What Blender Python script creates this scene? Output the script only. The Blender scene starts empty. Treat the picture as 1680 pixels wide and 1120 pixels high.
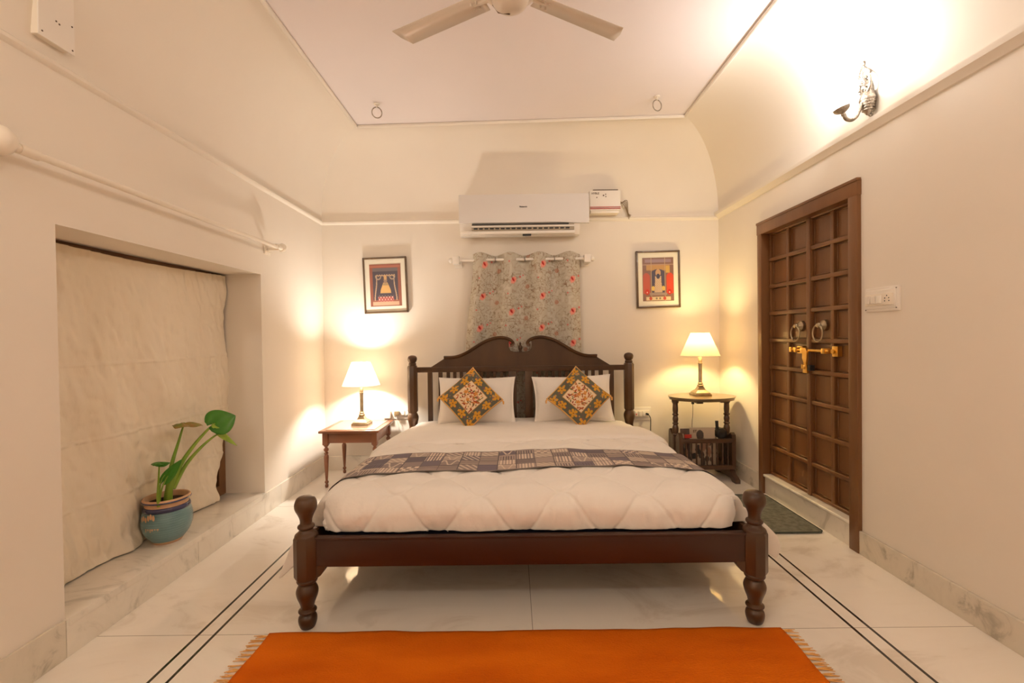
import bpy, bmesh, math, random
import numpy as np
from mathutils import Vector, Matrix, noise as mnoise
random.seed(7); rng = np.random.RandomState(5)
sc = bpy.context.scene
COL = sc.collection
R = math.radians

# ------------------------------------------------------------------ camera
cam_d = bpy.data.cameras.new('camera'); cam = bpy.data.objects.new('camera', cam_d); COL.objects.link(cam)
cam_d.sensor_width = 36; cam_d.lens = 16.0; cam_d.clip_start = .02
yaw, pitch, roll = R(-.1625), R(-.6885), R(.75)
f = Vector((math.sin(yaw)*math.cos(pitch), math.cos(yaw)*math.cos(pitch), math.sin(pitch)))
r0 = Vector((math.cos(yaw), -math.sin(yaw), 0)); u0 = r0.cross(f)
rr = r0*math.cos(roll) - u0*math.sin(roll); uu = r0*math.sin(roll) + u0*math.cos(roll)
m = Matrix((rr, uu, -f)).transposed().to_4x4(); m.translation = (0, 0, 1.22)
cam.matrix_world = m
sc.camera = cam

# ------------------------------------------------------------------ world, exposure
w = bpy.data.worlds.new('world'); sc.world = w; w.use_nodes = True
w.node_tree.nodes['Background'].inputs[0].default_value = (.06, .08, .12, 1)
w.node_tree.nodes['Background'].inputs[1].default_value = .3
vs = sc.view_settings
vs.view_transform = 'Standard'; vs.look = 'None'; vs.gamma = 1; vs.use_curve_mapping = False
vs.exposure = 0.50
try:
    sc.cycles.max_bounces = 12; sc.cycles.diffuse_bounces = 6; sc.cycles.sample_clamp_indirect = 4
    sc.cycles.use_denoising = True; sc.cycles.caustics_reflective = False; sc.cycles.caustics_refractive = False
except Exception: pass

# lamp powers and colours (the lamps themselves are built further down)
LAMP_LEFT = (29, (1, .94, .86)); LAMP_RIGHT = (14, (1, .77, .36)); SCONCE = (15, (1, .97, .95))
FILL_DOOR_WALL = (15, (1, .89, .77)); FILL_WINDOW_WALL = (37, (1, .89, .77))  # fill for the two added sconces behind the viewer
def lamp_light(name, loc, power, colour, radius=.03, parent=None):
    d = bpy.data.lights.new(name, 'POINT'); d.energy = power; d.color = colour; d.shadow_soft_size = radius
    o = bpy.data.objects.new(name, d); COL.objects.link(o)
    if parent: o.parent = parent; loc = Vector(loc) - parent.location
    o.location = loc
    return o

# ------------------------------------------------------------------ materials
def mat(name, c, rough=.6, spec=.5, c2=None, nscale=6, bump=0, bscale=40, metal=0, stretch=None, coat=0, trans=0, detail=4, attr=False, sheen=0):
    m = bpy.data.materials.new(name); m.use_nodes = True
    nt = m.node_tree; b = nt.nodes['Principled BSDF']; L = nt.links
    b.inputs['Base Color'].default_value = (*c, 1); b.inputs['Roughness'].default_value = rough
    b.inputs['Specular IOR Level'].default_value = spec; b.inputs['Metallic'].default_value = metal
    b.inputs['Coat Weight'].default_value = coat
    if sheen: b.inputs['Sheen Weight'].default_value = sheen
    tc = nt.nodes.new('ShaderNodeTexCoord'); mp = nt.nodes.new('ShaderNodeMapping'); L.new(tc.outputs['Object'], mp.inputs[0])
    if stretch: mp.inputs['Scale'].default_value = stretch
    if attr:
        a = nt.nodes.new('ShaderNodeAttribute'); a.attribute_name = 'print'
        L.new(a.outputs['Color'], b.inputs['Base Color'])
    elif c2 is not None:
        n = nt.nodes.new('ShaderNodeTexNoise'); n.inputs['Scale'].default_value = nscale; n.inputs['Detail'].default_value = detail
        rp = nt.nodes.new('ShaderNodeValToRGB'); rp.color_ramp.elements[0].color = (*c, 1); rp.color_ramp.elements[1].color = (*c2, 1)
        rp.color_ramp.elements[0].position = .35; rp.color_ramp.elements[1].position = .65
        L.new(mp.outputs[0], n.inputs['Vector']); L.new(n.outputs['Fac'], rp.inputs[0]); L.new(rp.outputs[0], b.inputs['Base Color'])
    if bump:
        n2 = nt.nodes.new('ShaderNodeTexNoise'); n2.inputs['Scale'].default_value = bscale; n2.inputs['Detail'].default_value = 3
        bp = nt.nodes.new('ShaderNodeBump'); bp.inputs['Strength'].default_value = bump; bp.inputs['Distance'].default_value = .01
        L.new(mp.outputs[0], n2.inputs['Vector']); L.new(n2.outputs['Fac'], bp.inputs['Height']); L.new(bp.outputs[0], b.inputs['Normal'])
    return m

M = {}
M['wall'] = mat('cream_plaster', (.79, .72, .625), .85, .2, (.82, .75, .655), 1.3, .12, 9)
M['ceiling'] = mat('white_plaster', (.83, .765, .76), .85, .2, (.85, .785, .78), 1.1, .08, 7)
M['wood'] = mat('dark_polished_wood', (.056, .024, .009), .36, .38, (.088, .040, .015), 5, .05, 30, stretch=(1, 1, .25), coat=.12)
M['woodrail'] = mat('dark_polished_wood_rail', (.034, .010, .005), .38, .35, (.050, .018, .008), 5, .04, 30, stretch=(.2, 1, 1), coat=.1)
M['door'] = mat('brown_painted_wood', (.140, .056, .018), .34, .38, (.20, .088, .030), 4, .08, 26, stretch=(1, 1, .15), coat=.15)
M['red_wood'] = mat('reddish_brown_wood', (.17, .056, .020), .32, .45, (.24, .082, .032), 6, .03, 30, stretch=(.4, 1, 1), coat=.4)
M['pale_inlay'] = mat('glass_topped_parquet', (.27, .175, .115), .15, .5, (.35, .24, .165), 30, 0, 1, stretch=(1, 4, 1), coat=.3)
M['stand_wood'] = mat('olive_brown_wood', (.15, .095, .045), .32, .5, (.22, .15, .075), 7, .03, 30, coat=.35)
M['stand_dark'] = mat('dark_brown_wood', (.055, .024, .012), .35, .5, (.085, .04, .02), 7, .03, 30, coat=.3)
M['brass'] = mat('polished_brass', (.86, .50, .10), .28, .5, (.92, .60, .18), 30, .1, 80, metal=1)
M['old_brass'] = mat('antique_brass', (.36, .28, .17), .36, .5, (.48, .39, .27), 20, 0, 1, metal=1)
M['steel'] = mat('aged_nickel', (.30, .26, .22), .36, .5, (.46, .41, .35), 55, .6, 90, metal=1)
M['plastic'] = mat('white_plastic', (.80, .74, .66), .35, .5, (.83, .77, .69), 3)
M['plastic_grey'] = mat('grey_plastic', (.50, .46, .42), .4, .5, (.54, .50, .45), 3)
M['ivory'] = mat('ivory_plastic', (.82, .74, .62), .3, .5, (.85, .77, .65), 5)
M['black'] = mat('black_plastic', (.012, .011, .011), .4, .5, (.02, .018, .018), 10)
M['red'] = mat('red_plastic', (.45, .03, .02), .4, .5, (.55, .05, .03), 10)
M['linen'] = mat('white_cotton', (.78, .725, .665), .9, .15, (.81, .755, .69), 3, .15, 60, sheen=.2)
M['sheet'] = mat('white_sheet', (.81, .755, .695), .9, .15, (.84, .785, .72), 3, .1, 25, sheen=.2)
M['mattress'] = mat('mattress_ticking', (.03, .04, .08), .9, .1, (.04, .05, .1), 5)
M['blind'] = mat('cream_cotton_blind', (.76, .655, .50), .9, .15, (.83, .74, .60), 2.2, .8, 22, stretch=(1, 1.0, .35))
M['print'] = mat('printed_cotton', (.5, .5, .5), .85, .15, attr=True, bump=.1, bscale=200)
M['paper'] = mat('printed_paper', (.5, .5, .5), .35, .4, attr=True)
M['mount'] = mat('cream_mount_board', (.80, .74, .60), .8, .2, (.83, .77, .63), 5)
M['frame'] = mat('dark_brown_frame', (.09, .048, .022), .35, .5, (.13, .075, .035), 12, coat=.3)
M['orange'] = mat('orange_woven_wool', (.62, .115, .002), .95, .1, (.76, .165, .004), 3.5, .7, 220, stretch=(.5, 1.6, 1))
M['fringe'] = mat('pale_orange_fringe', (.72, .36, .10), .95, .1, (.80, .46, .17), 30)
M['mat'] = mat('grey_green_bath_mat', (.125, .125, .098), .95, .1, (.20, .195, .155), 35, 1, 130)
M['matedge'] = mat('dark_green_binding', (.035, .045, .038), .9, .1, (.05, .06, .05), 30)
M['leaf'] = mat('green_leaf', (.025, .125, .004), .45, .25, (.045, .19, .008), 9, .1, 20)
M['leaf_pale'] = mat('yellow_green_leaf', (.22, .34, .03), .4, .4, (.34, .42, .05), 14)
M['leaf_olive'] = mat('withered_olive_leaf', (.17, .20, .03), .5, .3, (.32, .17, .04), 22)
M['stem'] = mat('green_stem', (.13, .24, .015), .45, .3, (.25, .34, .04), 8, stretch=(1, 1, .4))
M['soil'] = mat('dark_soil', (.03, .02, .012), .95, .1, (.05, .032, .02), 40, .8, 60)
M['grey_glass'] = mat('dark_window_glass', (.015, .017, .02), .08, .6, (.02, .022, .025), 3)
M['red_edge'] = mat('dark_red_stripe', (.40, .07, .05), .4, .4, (.45, .09, .06), 10)
M['fan'] = mat('ivory_enamel', (.66, .56, .46), .3, .5, (.70, .60, .50), 4, coat=.3)
M['ac'] = mat('pearl_silver_panel', (.72, .68, .64), .42, .5, (.74, .70, .66), 2)
M['ink'] = mat('dark_grey_ink', (.05, .045, .045), .6, .3, (.06, .055, .05), 8)
M['acvent'] = mat('tan_grille_plastic', (.36, .29, .20), .5, .4, (.40, .33, .24), 8)  # tan plastic of the air outlet, darker than the casing

def marble(name, base, vein, sc1=2.0, rough=.12, lines=False, amount=.35):
    m = bpy.data.materials.new(name); m.use_nodes = True
    nt = m.node_tree; b = nt.nodes['Principled BSDF']; L = nt.links; N = nt.nodes.new
    tc = N('ShaderNodeTexCoord'); mp = N('ShaderNodeMapping'); L.new(tc.outputs['Object'], mp.inputs[0]); mp.inputs['Scale'].default_value = (1, 2.2, 1.6); mp.inputs['Rotation'].default_value = (0, 0, .35)
    n = N('ShaderNodeTexNoise'); n.inputs['Scale'].default_value = sc1; n.inputs['Detail'].default_value = 9; n.inputs['Roughness'].default_value = .62; n.inputs['Distortion'].default_value = 1.3
    L.new(mp.outputs[0], n.inputs['Vector'])
    rp = N('ShaderNodeValToRGB'); e = rp.color_ramp.elements
    e[0].position = .34; e[0].color = (*vein, 1); e[1].position = .56; e[1].color = (*base, 1)
    x = e.new(.45); x.color = tuple(base[i]*(1-amount*.4)+vein[i]*amount*.4 for i in range(3)) + (1,)
    L.new(n.outputs['Fac'], rp.inputs[0]); col = rp.outputs[0]
    # warm iron stains
    n3 = N('ShaderNodeTexNoise'); n3.inputs['Scale'].default_value = 1.1; n3.inputs['Detail'].default_value = 6; L.new(tc.outputs['Object'], n3.inputs['Vector'])
    r3 = N('ShaderNodeValToRGB'); r3.color_ramp.elements[0].position = .58; r3.color_ramp.elements[1].position = .78
    r3.color_ramp.elements[0].color = (0, 0, 0, 1); r3.color_ramp.elements[1].color = (.55, .55, .55, 1)
    mx = N('ShaderNodeMix'); mx.data_type = 'RGBA'; L.new(n3.outputs['Fac'], r3.inputs[0]); L.new(r3.outputs[0], mx.inputs[0])
    L.new(col, mx.inputs[6]); mx.inputs[7].default_value = (.76, .62, .44, 1); col = mx.outputs[2]
    if lines:
        sep = N('ShaderNodeSeparateXYZ'); L.new(tc.outputs['Object'], sep.inputs[0])
        def band(axis, centre, half):
            a = N('ShaderNodeMath'); a.operation = 'SUBTRACT'; L.new(sep.outputs[axis], a.inputs[0]); a.inputs[1].default_value = centre
            b2 = N('ShaderNodeMath'); b2.operation = 'ABSOLUTE'; L.new(a.outputs[0], b2.inputs[0])
            c = N('ShaderNodeMath'); c.operation = 'LESS_THAN'; L.new(b2.outputs[0], c.inputs[0]); c.inputs[1].default_value = half
            return c.outputs[0]
        def paint(mask, colour, k=1.0):
            nonlocal col
            mm = N('ShaderNodeMath'); mm.operation = 'MULTIPLY'; L.new(mask, mm.inputs[0]); mm.inputs[1].default_value = k
            x = N('ShaderNodeMix'); x.data_type = 'RGBA'; L.new(mm.outputs[0], x.inputs[0]); L.new(col, x.inputs[6]); x.inputs[7].default_value = (*colour, 1); col = x.outputs[2]
        for yj in (1.865, 3.3): paint(band(1, yj, .0016), (.22, .17, .12), .75)
        paint(band(0, .065, .0016), (.22, .17, .12), .7)
        for xl in (-1.3205, -1.2525, 1.3835, 1.4525): paint(band(0, xl, .0062), (.035, .028, .022))
    L.new(col, b.inputs['Base Color'])
    b.inputs['Roughness'].default_value = rough; b.inputs['Specular IOR Level'].default_value = .6
    return m
M['floor'] = marble('polished_white_marble', (.90, .84, .755), (.74, .665, .57), 1.5, .06, True)
M['marble'] = marble('white_skirting_marble', (.80, .74, .645), (.60, .55, .47), 3.0, .22)
M['marble_grey'] = marble('grey_veined_skirting_marble', (.70, .63, .52), (.43, .38, .30), 3.4, .25)

def shade_mat(name, c, tr):
    m = bpy.data.materials.new(name); m.use_nodes = True; nt = m.node_tree; L = nt.links
    nt.nodes.remove(nt.nodes['Principled BSDF']); out = nt.nodes['Material Output']
    d = nt.nodes.new('ShaderNodeBsdfDiffuse'); t = nt.nodes.new('ShaderNodeBsdfTranslucent'); x = nt.nodes.new('ShaderNodeMixShader')
    n = nt.nodes.new('ShaderNodeTexNoise'); n.inputs['Scale'].default_value = 12
    mx = nt.nodes.new('ShaderNodeMix'); mx.data_type = 'RGBA'; L.new(n.outputs['Fac'], mx.inputs[0]); mx.inputs[6].default_value = (*c, 1); mx.inputs[7].default_value = (*[min(1, k*1.05) for k in c], 1)
    for s in (d, t): L.new(mx.outputs[2], s.inputs[0])
    x.inputs[0].default_value = tr; L.new(d.outputs[0], x.inputs[1]); L.new(t.outputs[0], x.inputs[2]); L.new(x.outputs[0], out.inputs[0])
    return m
M['shade'] = shade_mat('cream_lampshade_fabric', (.74, .60, .42), .17)
def bulb_mat(name, c, s):
    m = bpy.data.materials.new(name); m.use_nodes = True; nt = m.node_tree; b = nt.nodes['Principled BSDF']
    b.inputs['Base Color'].default_value = (.9, .88, .85, 1); b.inputs['Emission Color'].default_value = (*c, 1); b.inputs['Emission Strength'].default_value = s
    n = nt.nodes.new('ShaderNodeTexNoise'); n.inputs['Scale'].default_value = 3
    mx = nt.nodes.new('ShaderNodeMix'); mx.data_type = 'RGBA'; nt.links.new(n.outputs['Fac'], mx.inputs[0]); mx.inputs[6].default_value = (.88, .86, .82, 1); mx.inputs[7].default_value = (.92, .90, .86, 1)
    nt.links.new(mx.outputs[2], b.inputs['Base Color'])
    return m
M['glow'] = bulb_mat('lit_frosted_glass', (1, .93, .84), 6)

# ------------------------------------------------------------------ helpers
def link(name, me, m, parent=None, smooth=True, angle=38):
    if m is not None: me.materials.append(m)
    if smooth:
        me.polygons.foreach_set('use_smooth', [True]*len(me.polygons))
        if angle: me.set_sharp_from_angle(angle=R(angle))
    o = bpy.data.objects.new(name, me); COL.objects.link(o)
    if parent is not None: o.parent = parent
    return o
def world_root(o):
    p = Vector((0, 0, 0))
    while o is not None: p += o.location; o = o.parent
    return p
def obj(name, bm, m, parent=None, smooth=True, angle=38, label=None):
    """bm is in world coordinates; vertices are moved into the parent's space (parents are unrotated)."""
    if parent is not None: bmesh.ops.translate(bm, verts=bm.verts, vec=-world_root(parent))
    bmesh.ops.recalc_face_normals(bm, faces=bm.faces)
    me = bpy.data.meshes.new(name); bm.to_mesh(me); bm.free()
    o = link(name, me, m, parent, smooth, angle)
    if label: o['label'] = label
    return o
def thing(name, label, cat, loc=(0, 0, 0), group=None):
    o = bpy.data.objects.new(name, None); COL.objects.link(o); o.location = loc; o.empty_display_size = .05
    o['label'] = label; o['category'] = cat
    if group: o['group'] = group
    return o
def tag(o, label, cat, group=None, kind=None):
    o['label'] = label; o['category'] = cat
    if group: o['group'] = group
    if kind: o['kind'] = kind
    return o
def struct(name, bm, m, parent=None, **k):
    o = obj(name, bm, m, parent, **k)
    if parent is None: o['kind'] = 'structure'
    return o
def dup(root, loc, label, group=None):
    r = root.copy(); COL.objects.link(r); r.location = loc; r['label'] = label
    for ch in root.children:
        c = ch.copy(); COL.objects.link(c); c.parent = r
        if ch.type == 'LIGHT': c.data = ch.data
        for g in ch.children:
            d = g.copy(); COL.objects.link(d); d.parent = c
    return r
NB = bmesh.new
def box(bm, x0, x1, y0, y1, z0, z1, bev=0, seg=2, rot=None, piv=None):
    g = bmesh.ops.create_cube(bm, size=1); v = g['verts']
    bmesh.ops.scale(bm, verts=v, vec=(abs(x1-x0), abs(y1-y0), abs(z1-z0)))
    bmesh.ops.translate(bm, verts=v, vec=((x0+x1)/2, (y0+y1)/2, (z0+z1)/2))
    if bev:
        e = list({e for q in v for e in q.link_edges})
        n0 = len(bm.verts)
        r = bmesh.ops.bevel(bm, geom=e, offset=bev, segments=seg, affect='EDGES', profile=.6)
        v = list({q for fc in r['faces'] for q in fc.verts} | {q for q in v if q.is_valid})
    if rot: bmesh.ops.rotate(bm, verts=v, cent=piv or ((x0+x1)/2, (y0+y1)/2, (z0+z1)/2), matrix=rot)
    return v
def lathe(bm, prof, cx, cy, seg=24, axis='Z', cz=0, sy=1.0, rot=0, cap=True):
    """prof: list of (r, h).  axis Z: h is world z; axis 'X'/'Y': h along that axis from cx/cy, around cz"""
    rings = []
    for (r, h) in prof:
        ring = []
        for k in range(seg):
            a = 2*math.pi*k/seg + rot; c, s = r*math.cos(a), r*math.sin(a)
            if axis == 'Z': p = (cx+c, cy+s*sy, h)
            elif axis == 'Y': p = (cx+c, h, cz+s)
            else: p = (h, cy+c, cz+s)
            ring.append(bm.verts.new(p))
        rings.append(ring)
    for a, b in zip(rings, rings[1:]):
        for k in range(seg): bm.faces.new((a[k], a[(k+1) % seg], b[(k+1) % seg], b[k]))
    if cap:
        if prof[0][0] > 1e-6: bm.faces.new(rings[0][::-1])
        if prof[-1][0] > 1e-6: bm.faces.new(rings[-1])
    bmesh.ops.remove_doubles(bm, verts=[v for q in rings for v in q], dist=1e-6)
    return bm
def smooth_prof(pts, n=5):
    """Catmull-Rom through (r,h) control points"""
    out = []
    P = [pts[0]] + list(pts) + [pts[-1]]
    for i in range(1, len(P)-2):
        for k in range(n):
            t = k/n
            out.append(tuple(.5*((2*P[i][j]) + (-P[i-1][j]+P[i+1][j])*t + (2*P[i-1][j]-5*P[i][j]+4*P[i+1][j]-P[i+2][j])*t*t + (-P[i-1][j]+3*P[i][j]-3*P[i+1][j]+P[i+2][j])*t**3) for j in range(len(pts[0]))))
    out.append(tuple(pts[-1]))
    return out
def tube(bm, pts, rad, seg=10, closed=False):
    pts = [Vector(p) for p in pts]; n = len(pts)
    rad = rad if isinstance(rad, (list, tuple)) else [rad]*n
    ref = None; rings = []
    for i, p in enumerate(pts):
        if closed: t = (pts[(i+1) % n]-pts[i-1]).normalized()
        else: t = (pts[min(i+1, n-1)]-pts[max(i-1, 0)]).normalized()
        if ref is None:
            ref = Vector((0, 0, 1)) if abs(t.z) < .9 else Vector((1, 0, 0))
        a = (ref - t*ref.dot(t)).normalized(); ref = a; b = t.cross(a)
        rings.append([bm.verts.new(p + (a*math.cos(2*math.pi*k/seg)+b*math.sin(2*math.pi*k/seg))*rad[i]) for k in range(seg)])
    pairs = list(zip(rings, rings[1:])) + ([(rings[-1], rings[0])] if closed else [])
    for A, B in pairs:
        for k in range(seg): bm.faces.new((A[k], A[(k+1) % seg], B[(k+1) % seg], B[k]))
    if not closed: bm.faces.new(rings[0][::-1]); bm.faces.new(rings[-1])
    return bm
def ring_pts(c, r, n=28, ax='y', sx=1):
    out = []
    for k in range(n):
        a = 2*math.pi*k/n
        if ax == 'y': out.append((c[0]+r*math.cos(a)*sx, c[1], c[2]+r*math.sin(a)))
        elif ax == 'x': out.append((c[0], c[1]+r*math.cos(a), c[2]+r*math.sin(a)))
        else: out.append((c[0]+r*math.cos(a), c[1]+r*math.sin(a), c[2]))
    return out
def prism(bm, poly, lo, hi, plane='xz'):
    """extrude a 2-D polygon: plane xz -> along y; yz -> along x; xy -> along z"""
    def P(a, b, d):
        return {'xz': (a, d, b), 'yz': (d, a, b), 'xy': (a, b, d)}[plane]
    A = [bm.verts.new(P(a, b, lo)) for a, b in poly]; B = [bm.verts.new(P(a, b, hi)) for a, b in poly]
    n = len(poly)
    bm.faces.new(A[::-1]); bm.faces.new(B)
    for k in range(n): bm.faces.new((A[k], A[(k+1) % n], B[(k+1) % n], B[k]))
    return bm
def quad(bm, *p): return bm.faces.new([bm.verts.new(q) for q in p])
def grid_mesh(name, P, m, parent=None, colour=None, thick=0, keep=None, offset=-1, angle=0):
    """P: (rows, cols, 3) world coordinates.  colour: (rows, cols, 3) stored as the printed pattern"""
    r, c, _ = P.shape
    loc = np.array(world_root(parent)) if parent is not None else np.zeros(3)
    V = (P - loc).reshape(-1, 3)
    i = np.arange(r-1)[:, None]*c + np.arange(c-1)[None, :]
    F = np.stack([i, i+1, i+1+c, i+c], -1).reshape(-1, 4)
    if keep is not None: F = F[keep.reshape(-1)]
    me = bpy.data.meshes.new(name); me.from_pydata(V.tolist(), [], F.tolist())
    if colour is not None:
        ca = me.color_attributes.new('print', 'FLOAT_COLOR', 'POINT')
        ca.data.foreach_set('color', np.concatenate([colour, np.ones((r, c, 1))], -1).astype(np.float32).ravel())
    o = link(name, me, m, parent, True, angle)
    if thick:
        s = o.modifiers.new('thickness', 'SOLIDIFY'); s.thickness = thick; s.offset = offset
    return o
def vnoise(x, y, s=1.0, seed=0):
    """smooth value noise on arrays, -1..1"""
    rs = np.random.RandomState(seed); T = rs.rand(64, 64)*2-1
    x = x*s+17.3; y = y*s+5.1
    xi = np.floor(x).astype(int); yi = np.floor(y).astype(int); fx = x-xi; fy = y-yi
    fx = fx*fx*(3-2*fx); fy = fy*fy*(3-2*fy)
    a = T[yi % 64, xi % 64]; b = T[yi % 64, (xi+1) % 64]; c = T[(yi+1) % 64, xi % 64]; d = T[(yi+1) % 64, (xi+1) % 64]
    return (a*(1-fx)+b*fx)*(1-fy)+(c*(1-fx)+d*fx)*fy
def sm(e0, e1, x):
    t = np.clip((x-e0)/(e1-e0), 0, 1); return t*t*(3-2*t)
def lerp(a, b, t): return np.asarray(a)*(1-t[..., None]) + np.asarray(b)*t[..., None]
def text(name, body, size, loc, rot, m, parent, extrude=.0005, bold=0):
    c = bpy.data.curves.new(name, 'FONT'); c.body = body; c.size = size; c.extrude = extrude; c.align_x = 'CENTER'; c.align_y = 'CENTER'; c.offset = bold
    t = bpy.data.objects.new(name, c); COL.objects.link(t); bpy.context.view_layer.update()
    me = bpy.data.meshes.new_from_object(t.evaluated_get(bpy.context.evaluated_depsgraph_get())); bpy.data.objects.remove(t); bpy.data.curves.remove(c)
    me.materials.clear(); me.materials.append(m); o = bpy.data.objects.new(name, me); COL.objects.link(o)
    o.parent = parent; o.location = Vector(loc) - world_root(parent); o.rotation_euler = rot
    return o

# ------------------------------------------------------------------ room shell
XL, XR, YB, YF = -1.75, 1.90, 4.20, -1.70
ZM = 2.30                                        # height of the cornice line
CEIL = [(-1.27, 3.765), (1.40, 3.665), (1.42, -1.25), (-1.26, -1.25)]   # edge of the flat ceiling
BASE = [(XL, YB), (XR, YB), (XR, YF), (XL, YF)]
ZC = 2.96
NY0, NY1, NZ0, NZ1, NX = 1.745, 3.165, .145, 1.672, -2.045  # window recess
DY0, DY1, DZ1 = 2.50, 3.50, 2.045                          # doorway

def cove(bm, i, n=14):
    j = (i+1) % 4; A, B, C, D = BASE[i], BASE[j], CEIL[j], CEIL[i]
    prev = None; NS = 12
    for k in range(n+1):
        t = k/n*math.pi/2; h = ZM + (ZC-ZM)*math.sin(t); s = 1-math.cos(t)
        s = s**1.08
        row = [bm.verts.new((((A[0]*(1-s)+D[0]*s)*(1-q/NS)+(B[0]*(1-s)+C[0]*s)*q/NS), ((A[1]*(1-s)+D[1]*s)*(1-q/NS)+(B[1]*(1-s)+C[1]*s)*q/NS), h)) for q in range(NS+1)]
        if prev:
            for q in range(NS): bm.faces.new((prev[q], prev[q+1], row[q+1], row[q]))
        prev = row
bm = NB(); quad(bm, (XL-.3, YF, 0), (XR+.1, YF, 0), (XR+.1, YB, 0), (XL-.3, YB, 0)); struct('floor', bm, M['floor'], smooth=False)
bm = NB(); quad(bm, (XL, YB, 0), (XR, YB, 0), (XR, YB, ZM), (XL, YB, ZM)); cove(bm, 0); struct('wall_back', bm, M['wall'])
bm = NB(); quad(bm, (XL, YF, 0), (XR, YF, 0), (XR, YF, ZM), (XL, YF, ZM)); cove(bm, 2); struct('wall_front', bm, M['wall'])
bm = NB()
for (y0, y1, z0, z1) in ((YF, DY0, 0, ZM), (DY1, YB, 0, ZM), (DY0, DY1, DZ1, ZM)): quad(bm, (XR, y0, z0), (XR, y1, z0), (XR, y1, z1), (XR, y0, z1))
for (p, q) in (((DY0, 0), (DY0, DZ1)), ((DY1, 0), (DY1, DZ1)), ((DY0, DZ1), (DY1, DZ1))):
    quad(bm, (XR, *p), (XR, *q), (XR+.12, *q), (XR+.12, *p))
cove(bm, 1); struct('wall_right', bm, M['wall'])
bm = NB()
for (y0, y1, z0, z1) in ((YF, NY0, 0, ZM), (NY1, YB, 0, ZM), (NY0, NY1, NZ1, ZM), (NY0, NY1, 0, NZ0)): quad(bm, (XL, y0, z0), (XL, y1, z0), (XL, y1, z1), (XL, y0, z1))
for (p, q) in (((NY0, NZ0), (NY0, NZ1)), ((NY1, NZ0), (NY1, NZ1)), ((NY0, NZ1), (NY1, NZ1))):
    quad(bm, (XL, *p), (XL, *q), (NX, *q), (NX, *p))
cove(bm, 3); struct('wall_left', bm, M['wall'])
# flat ceiling, a finger's width above the cove, with its small lip
bm = NB(); c4 = [Vector((x, y, 0)) for x, y in CEIL]
lip = .010
A = [bm.verts.new((p.x, p.y, ZC)) for p in c4]; B = [bm.verts.new((p.x, p.y, ZC+lip)) for p in c4]
for k in range(4): bm.faces.new((A[k], A[(k+1) % 4], B[(k+1) % 4], B[k]))
bm.faces.new(B); struct('ceiling', bm, M['ceiling'], smooth=False)
# rounded bead round the ceiling edge
bm = NB()
for k in range(3 + 1):
    a, b = CEIL[k], CEIL[(k+1) % 4]; tube(bm, [(*a, ZC-.002), (*b, ZC-.002)], .014, 12)
struct('trim_1', bm, M['wall'])
# cornice mouldings
def mould(bm, prof, p0, p1, inward):
    """prof (out, z) swept along p0->p1"""
    A = [bm.verts.new((p0[0]+inward[0]*o, p0[1]+inward[1]*o, z)) for o, z in prof]; B = [bm.verts.new((p1[0]+inward[0]*o, p1[1]+inward[1]*o, z)) for o, z in prof]
    n = len(prof)
    for k in range(n): bm.faces.new((A[k], A[(k+1) % n], B[(k+1) % n], B[k]))
    bm.faces.new(A[::-1]); bm.faces.new(B)
pr_r = [(0, 2.268), (.010, 2.270), (.020, 2.284), (.036, 2.300), (.040, 2.318), (.040, 2.326), (0, 2.328)]
pr_l = [(0, 2.262), (.008, 2.266), (.016, 2.276), (.018, 2.288), (.006, 2.298), (0, 2.300)]
bm = NB(); mould(bm, pr_r, (XR, YF), (XR, YB), (-1, 0)); struct('trim_2', bm, M['wall'], angle=25)
bm = NB(); mould(bm, pr_l, (XL, YF), (XL, YB), (1, 0)); struct('trim_3', bm, M['wall'], angle=25)
bm = NB(); mould(bm, pr_l, (XL, YB), (XR, YB), (0, -1)); struct('trim_4', bm, M['wall'], angle=25)
# skirtings
def skirt(name, x0, x1, y0, y1, m, h=.143):
    bm = NB(); box(bm, x0, x1, y0, y1, 0, h, .004, 2); return struct(name, bm, m)
skirt('baseboard_back', XL, XR, YB-.016, YB, M['marble'], .132)
skirt('baseboard_right', XR-.018, XR, DY1, YB-.02, M['marble_grey'], .138)
bm = NB(); box(bm, XR-.018, XR, YF, DY0-.012, 0, .128, .004); struct('baseboard_right', bm, M['marble_grey'])
skirt('baseboard_left', XL, XL+.014, YF, NY0-.01, M['marble_grey'], .149)
bm = NB()
for a, b in ((NY0-.008, 2.47), (2.472, 3.36), (3.362, YB-.018)): box(bm, XL, XL+.013, a, b, 0, .147, .002)
struct('baseboard_left', bm, M['marble'])
bm = NB(); box(bm, NX, XL+.016, NY0+.001, NY1-.001, .118, .150, .004); struct('trim_5', bm, M['marble'])   # recess sill
# threshold under the door
bm = NB(); box(bm, XR-.002, XR+.14, DY0+.055, DY1-.05, 0, .135, .003); box(bm, XR-.018, XR+.14, DY0+.055, DY1-.05, .130, .150, .008, 3); struct('trim_6', bm, M['marble'])

# window behind the blind
win = bpy.data.objects.new('window_1', None); COL.objects.link(win); win.location = (NX, 2.45, .15); win['kind'] = 'structure'
bm = NB()
box(bm, NX-.03, NX+.022, NY0, NY0+.07, .15, NZ1); box(bm, NX-.03, NX+.022, NY1-.07, NY1, .15, NZ1); box(bm, NX-.03, NX+.022, NY0+.07, NY1-.07, NZ1-.07, NZ1)
box(bm, NX-.03, NX+.022, NY0+.07, NY1-.07, .15, .22); box(bm, NX-.03, NX+.018, 2.43, 2.49, .22, NZ1-.07)
obj('window_frame', bm, M['door'], win)
bm = NB(); box(bm, NX-.012, NX-.006, NY0+.06, NY1-.06, .21, NZ1-.06); obj('pane', bm, M['grey_glass'], win)

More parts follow.
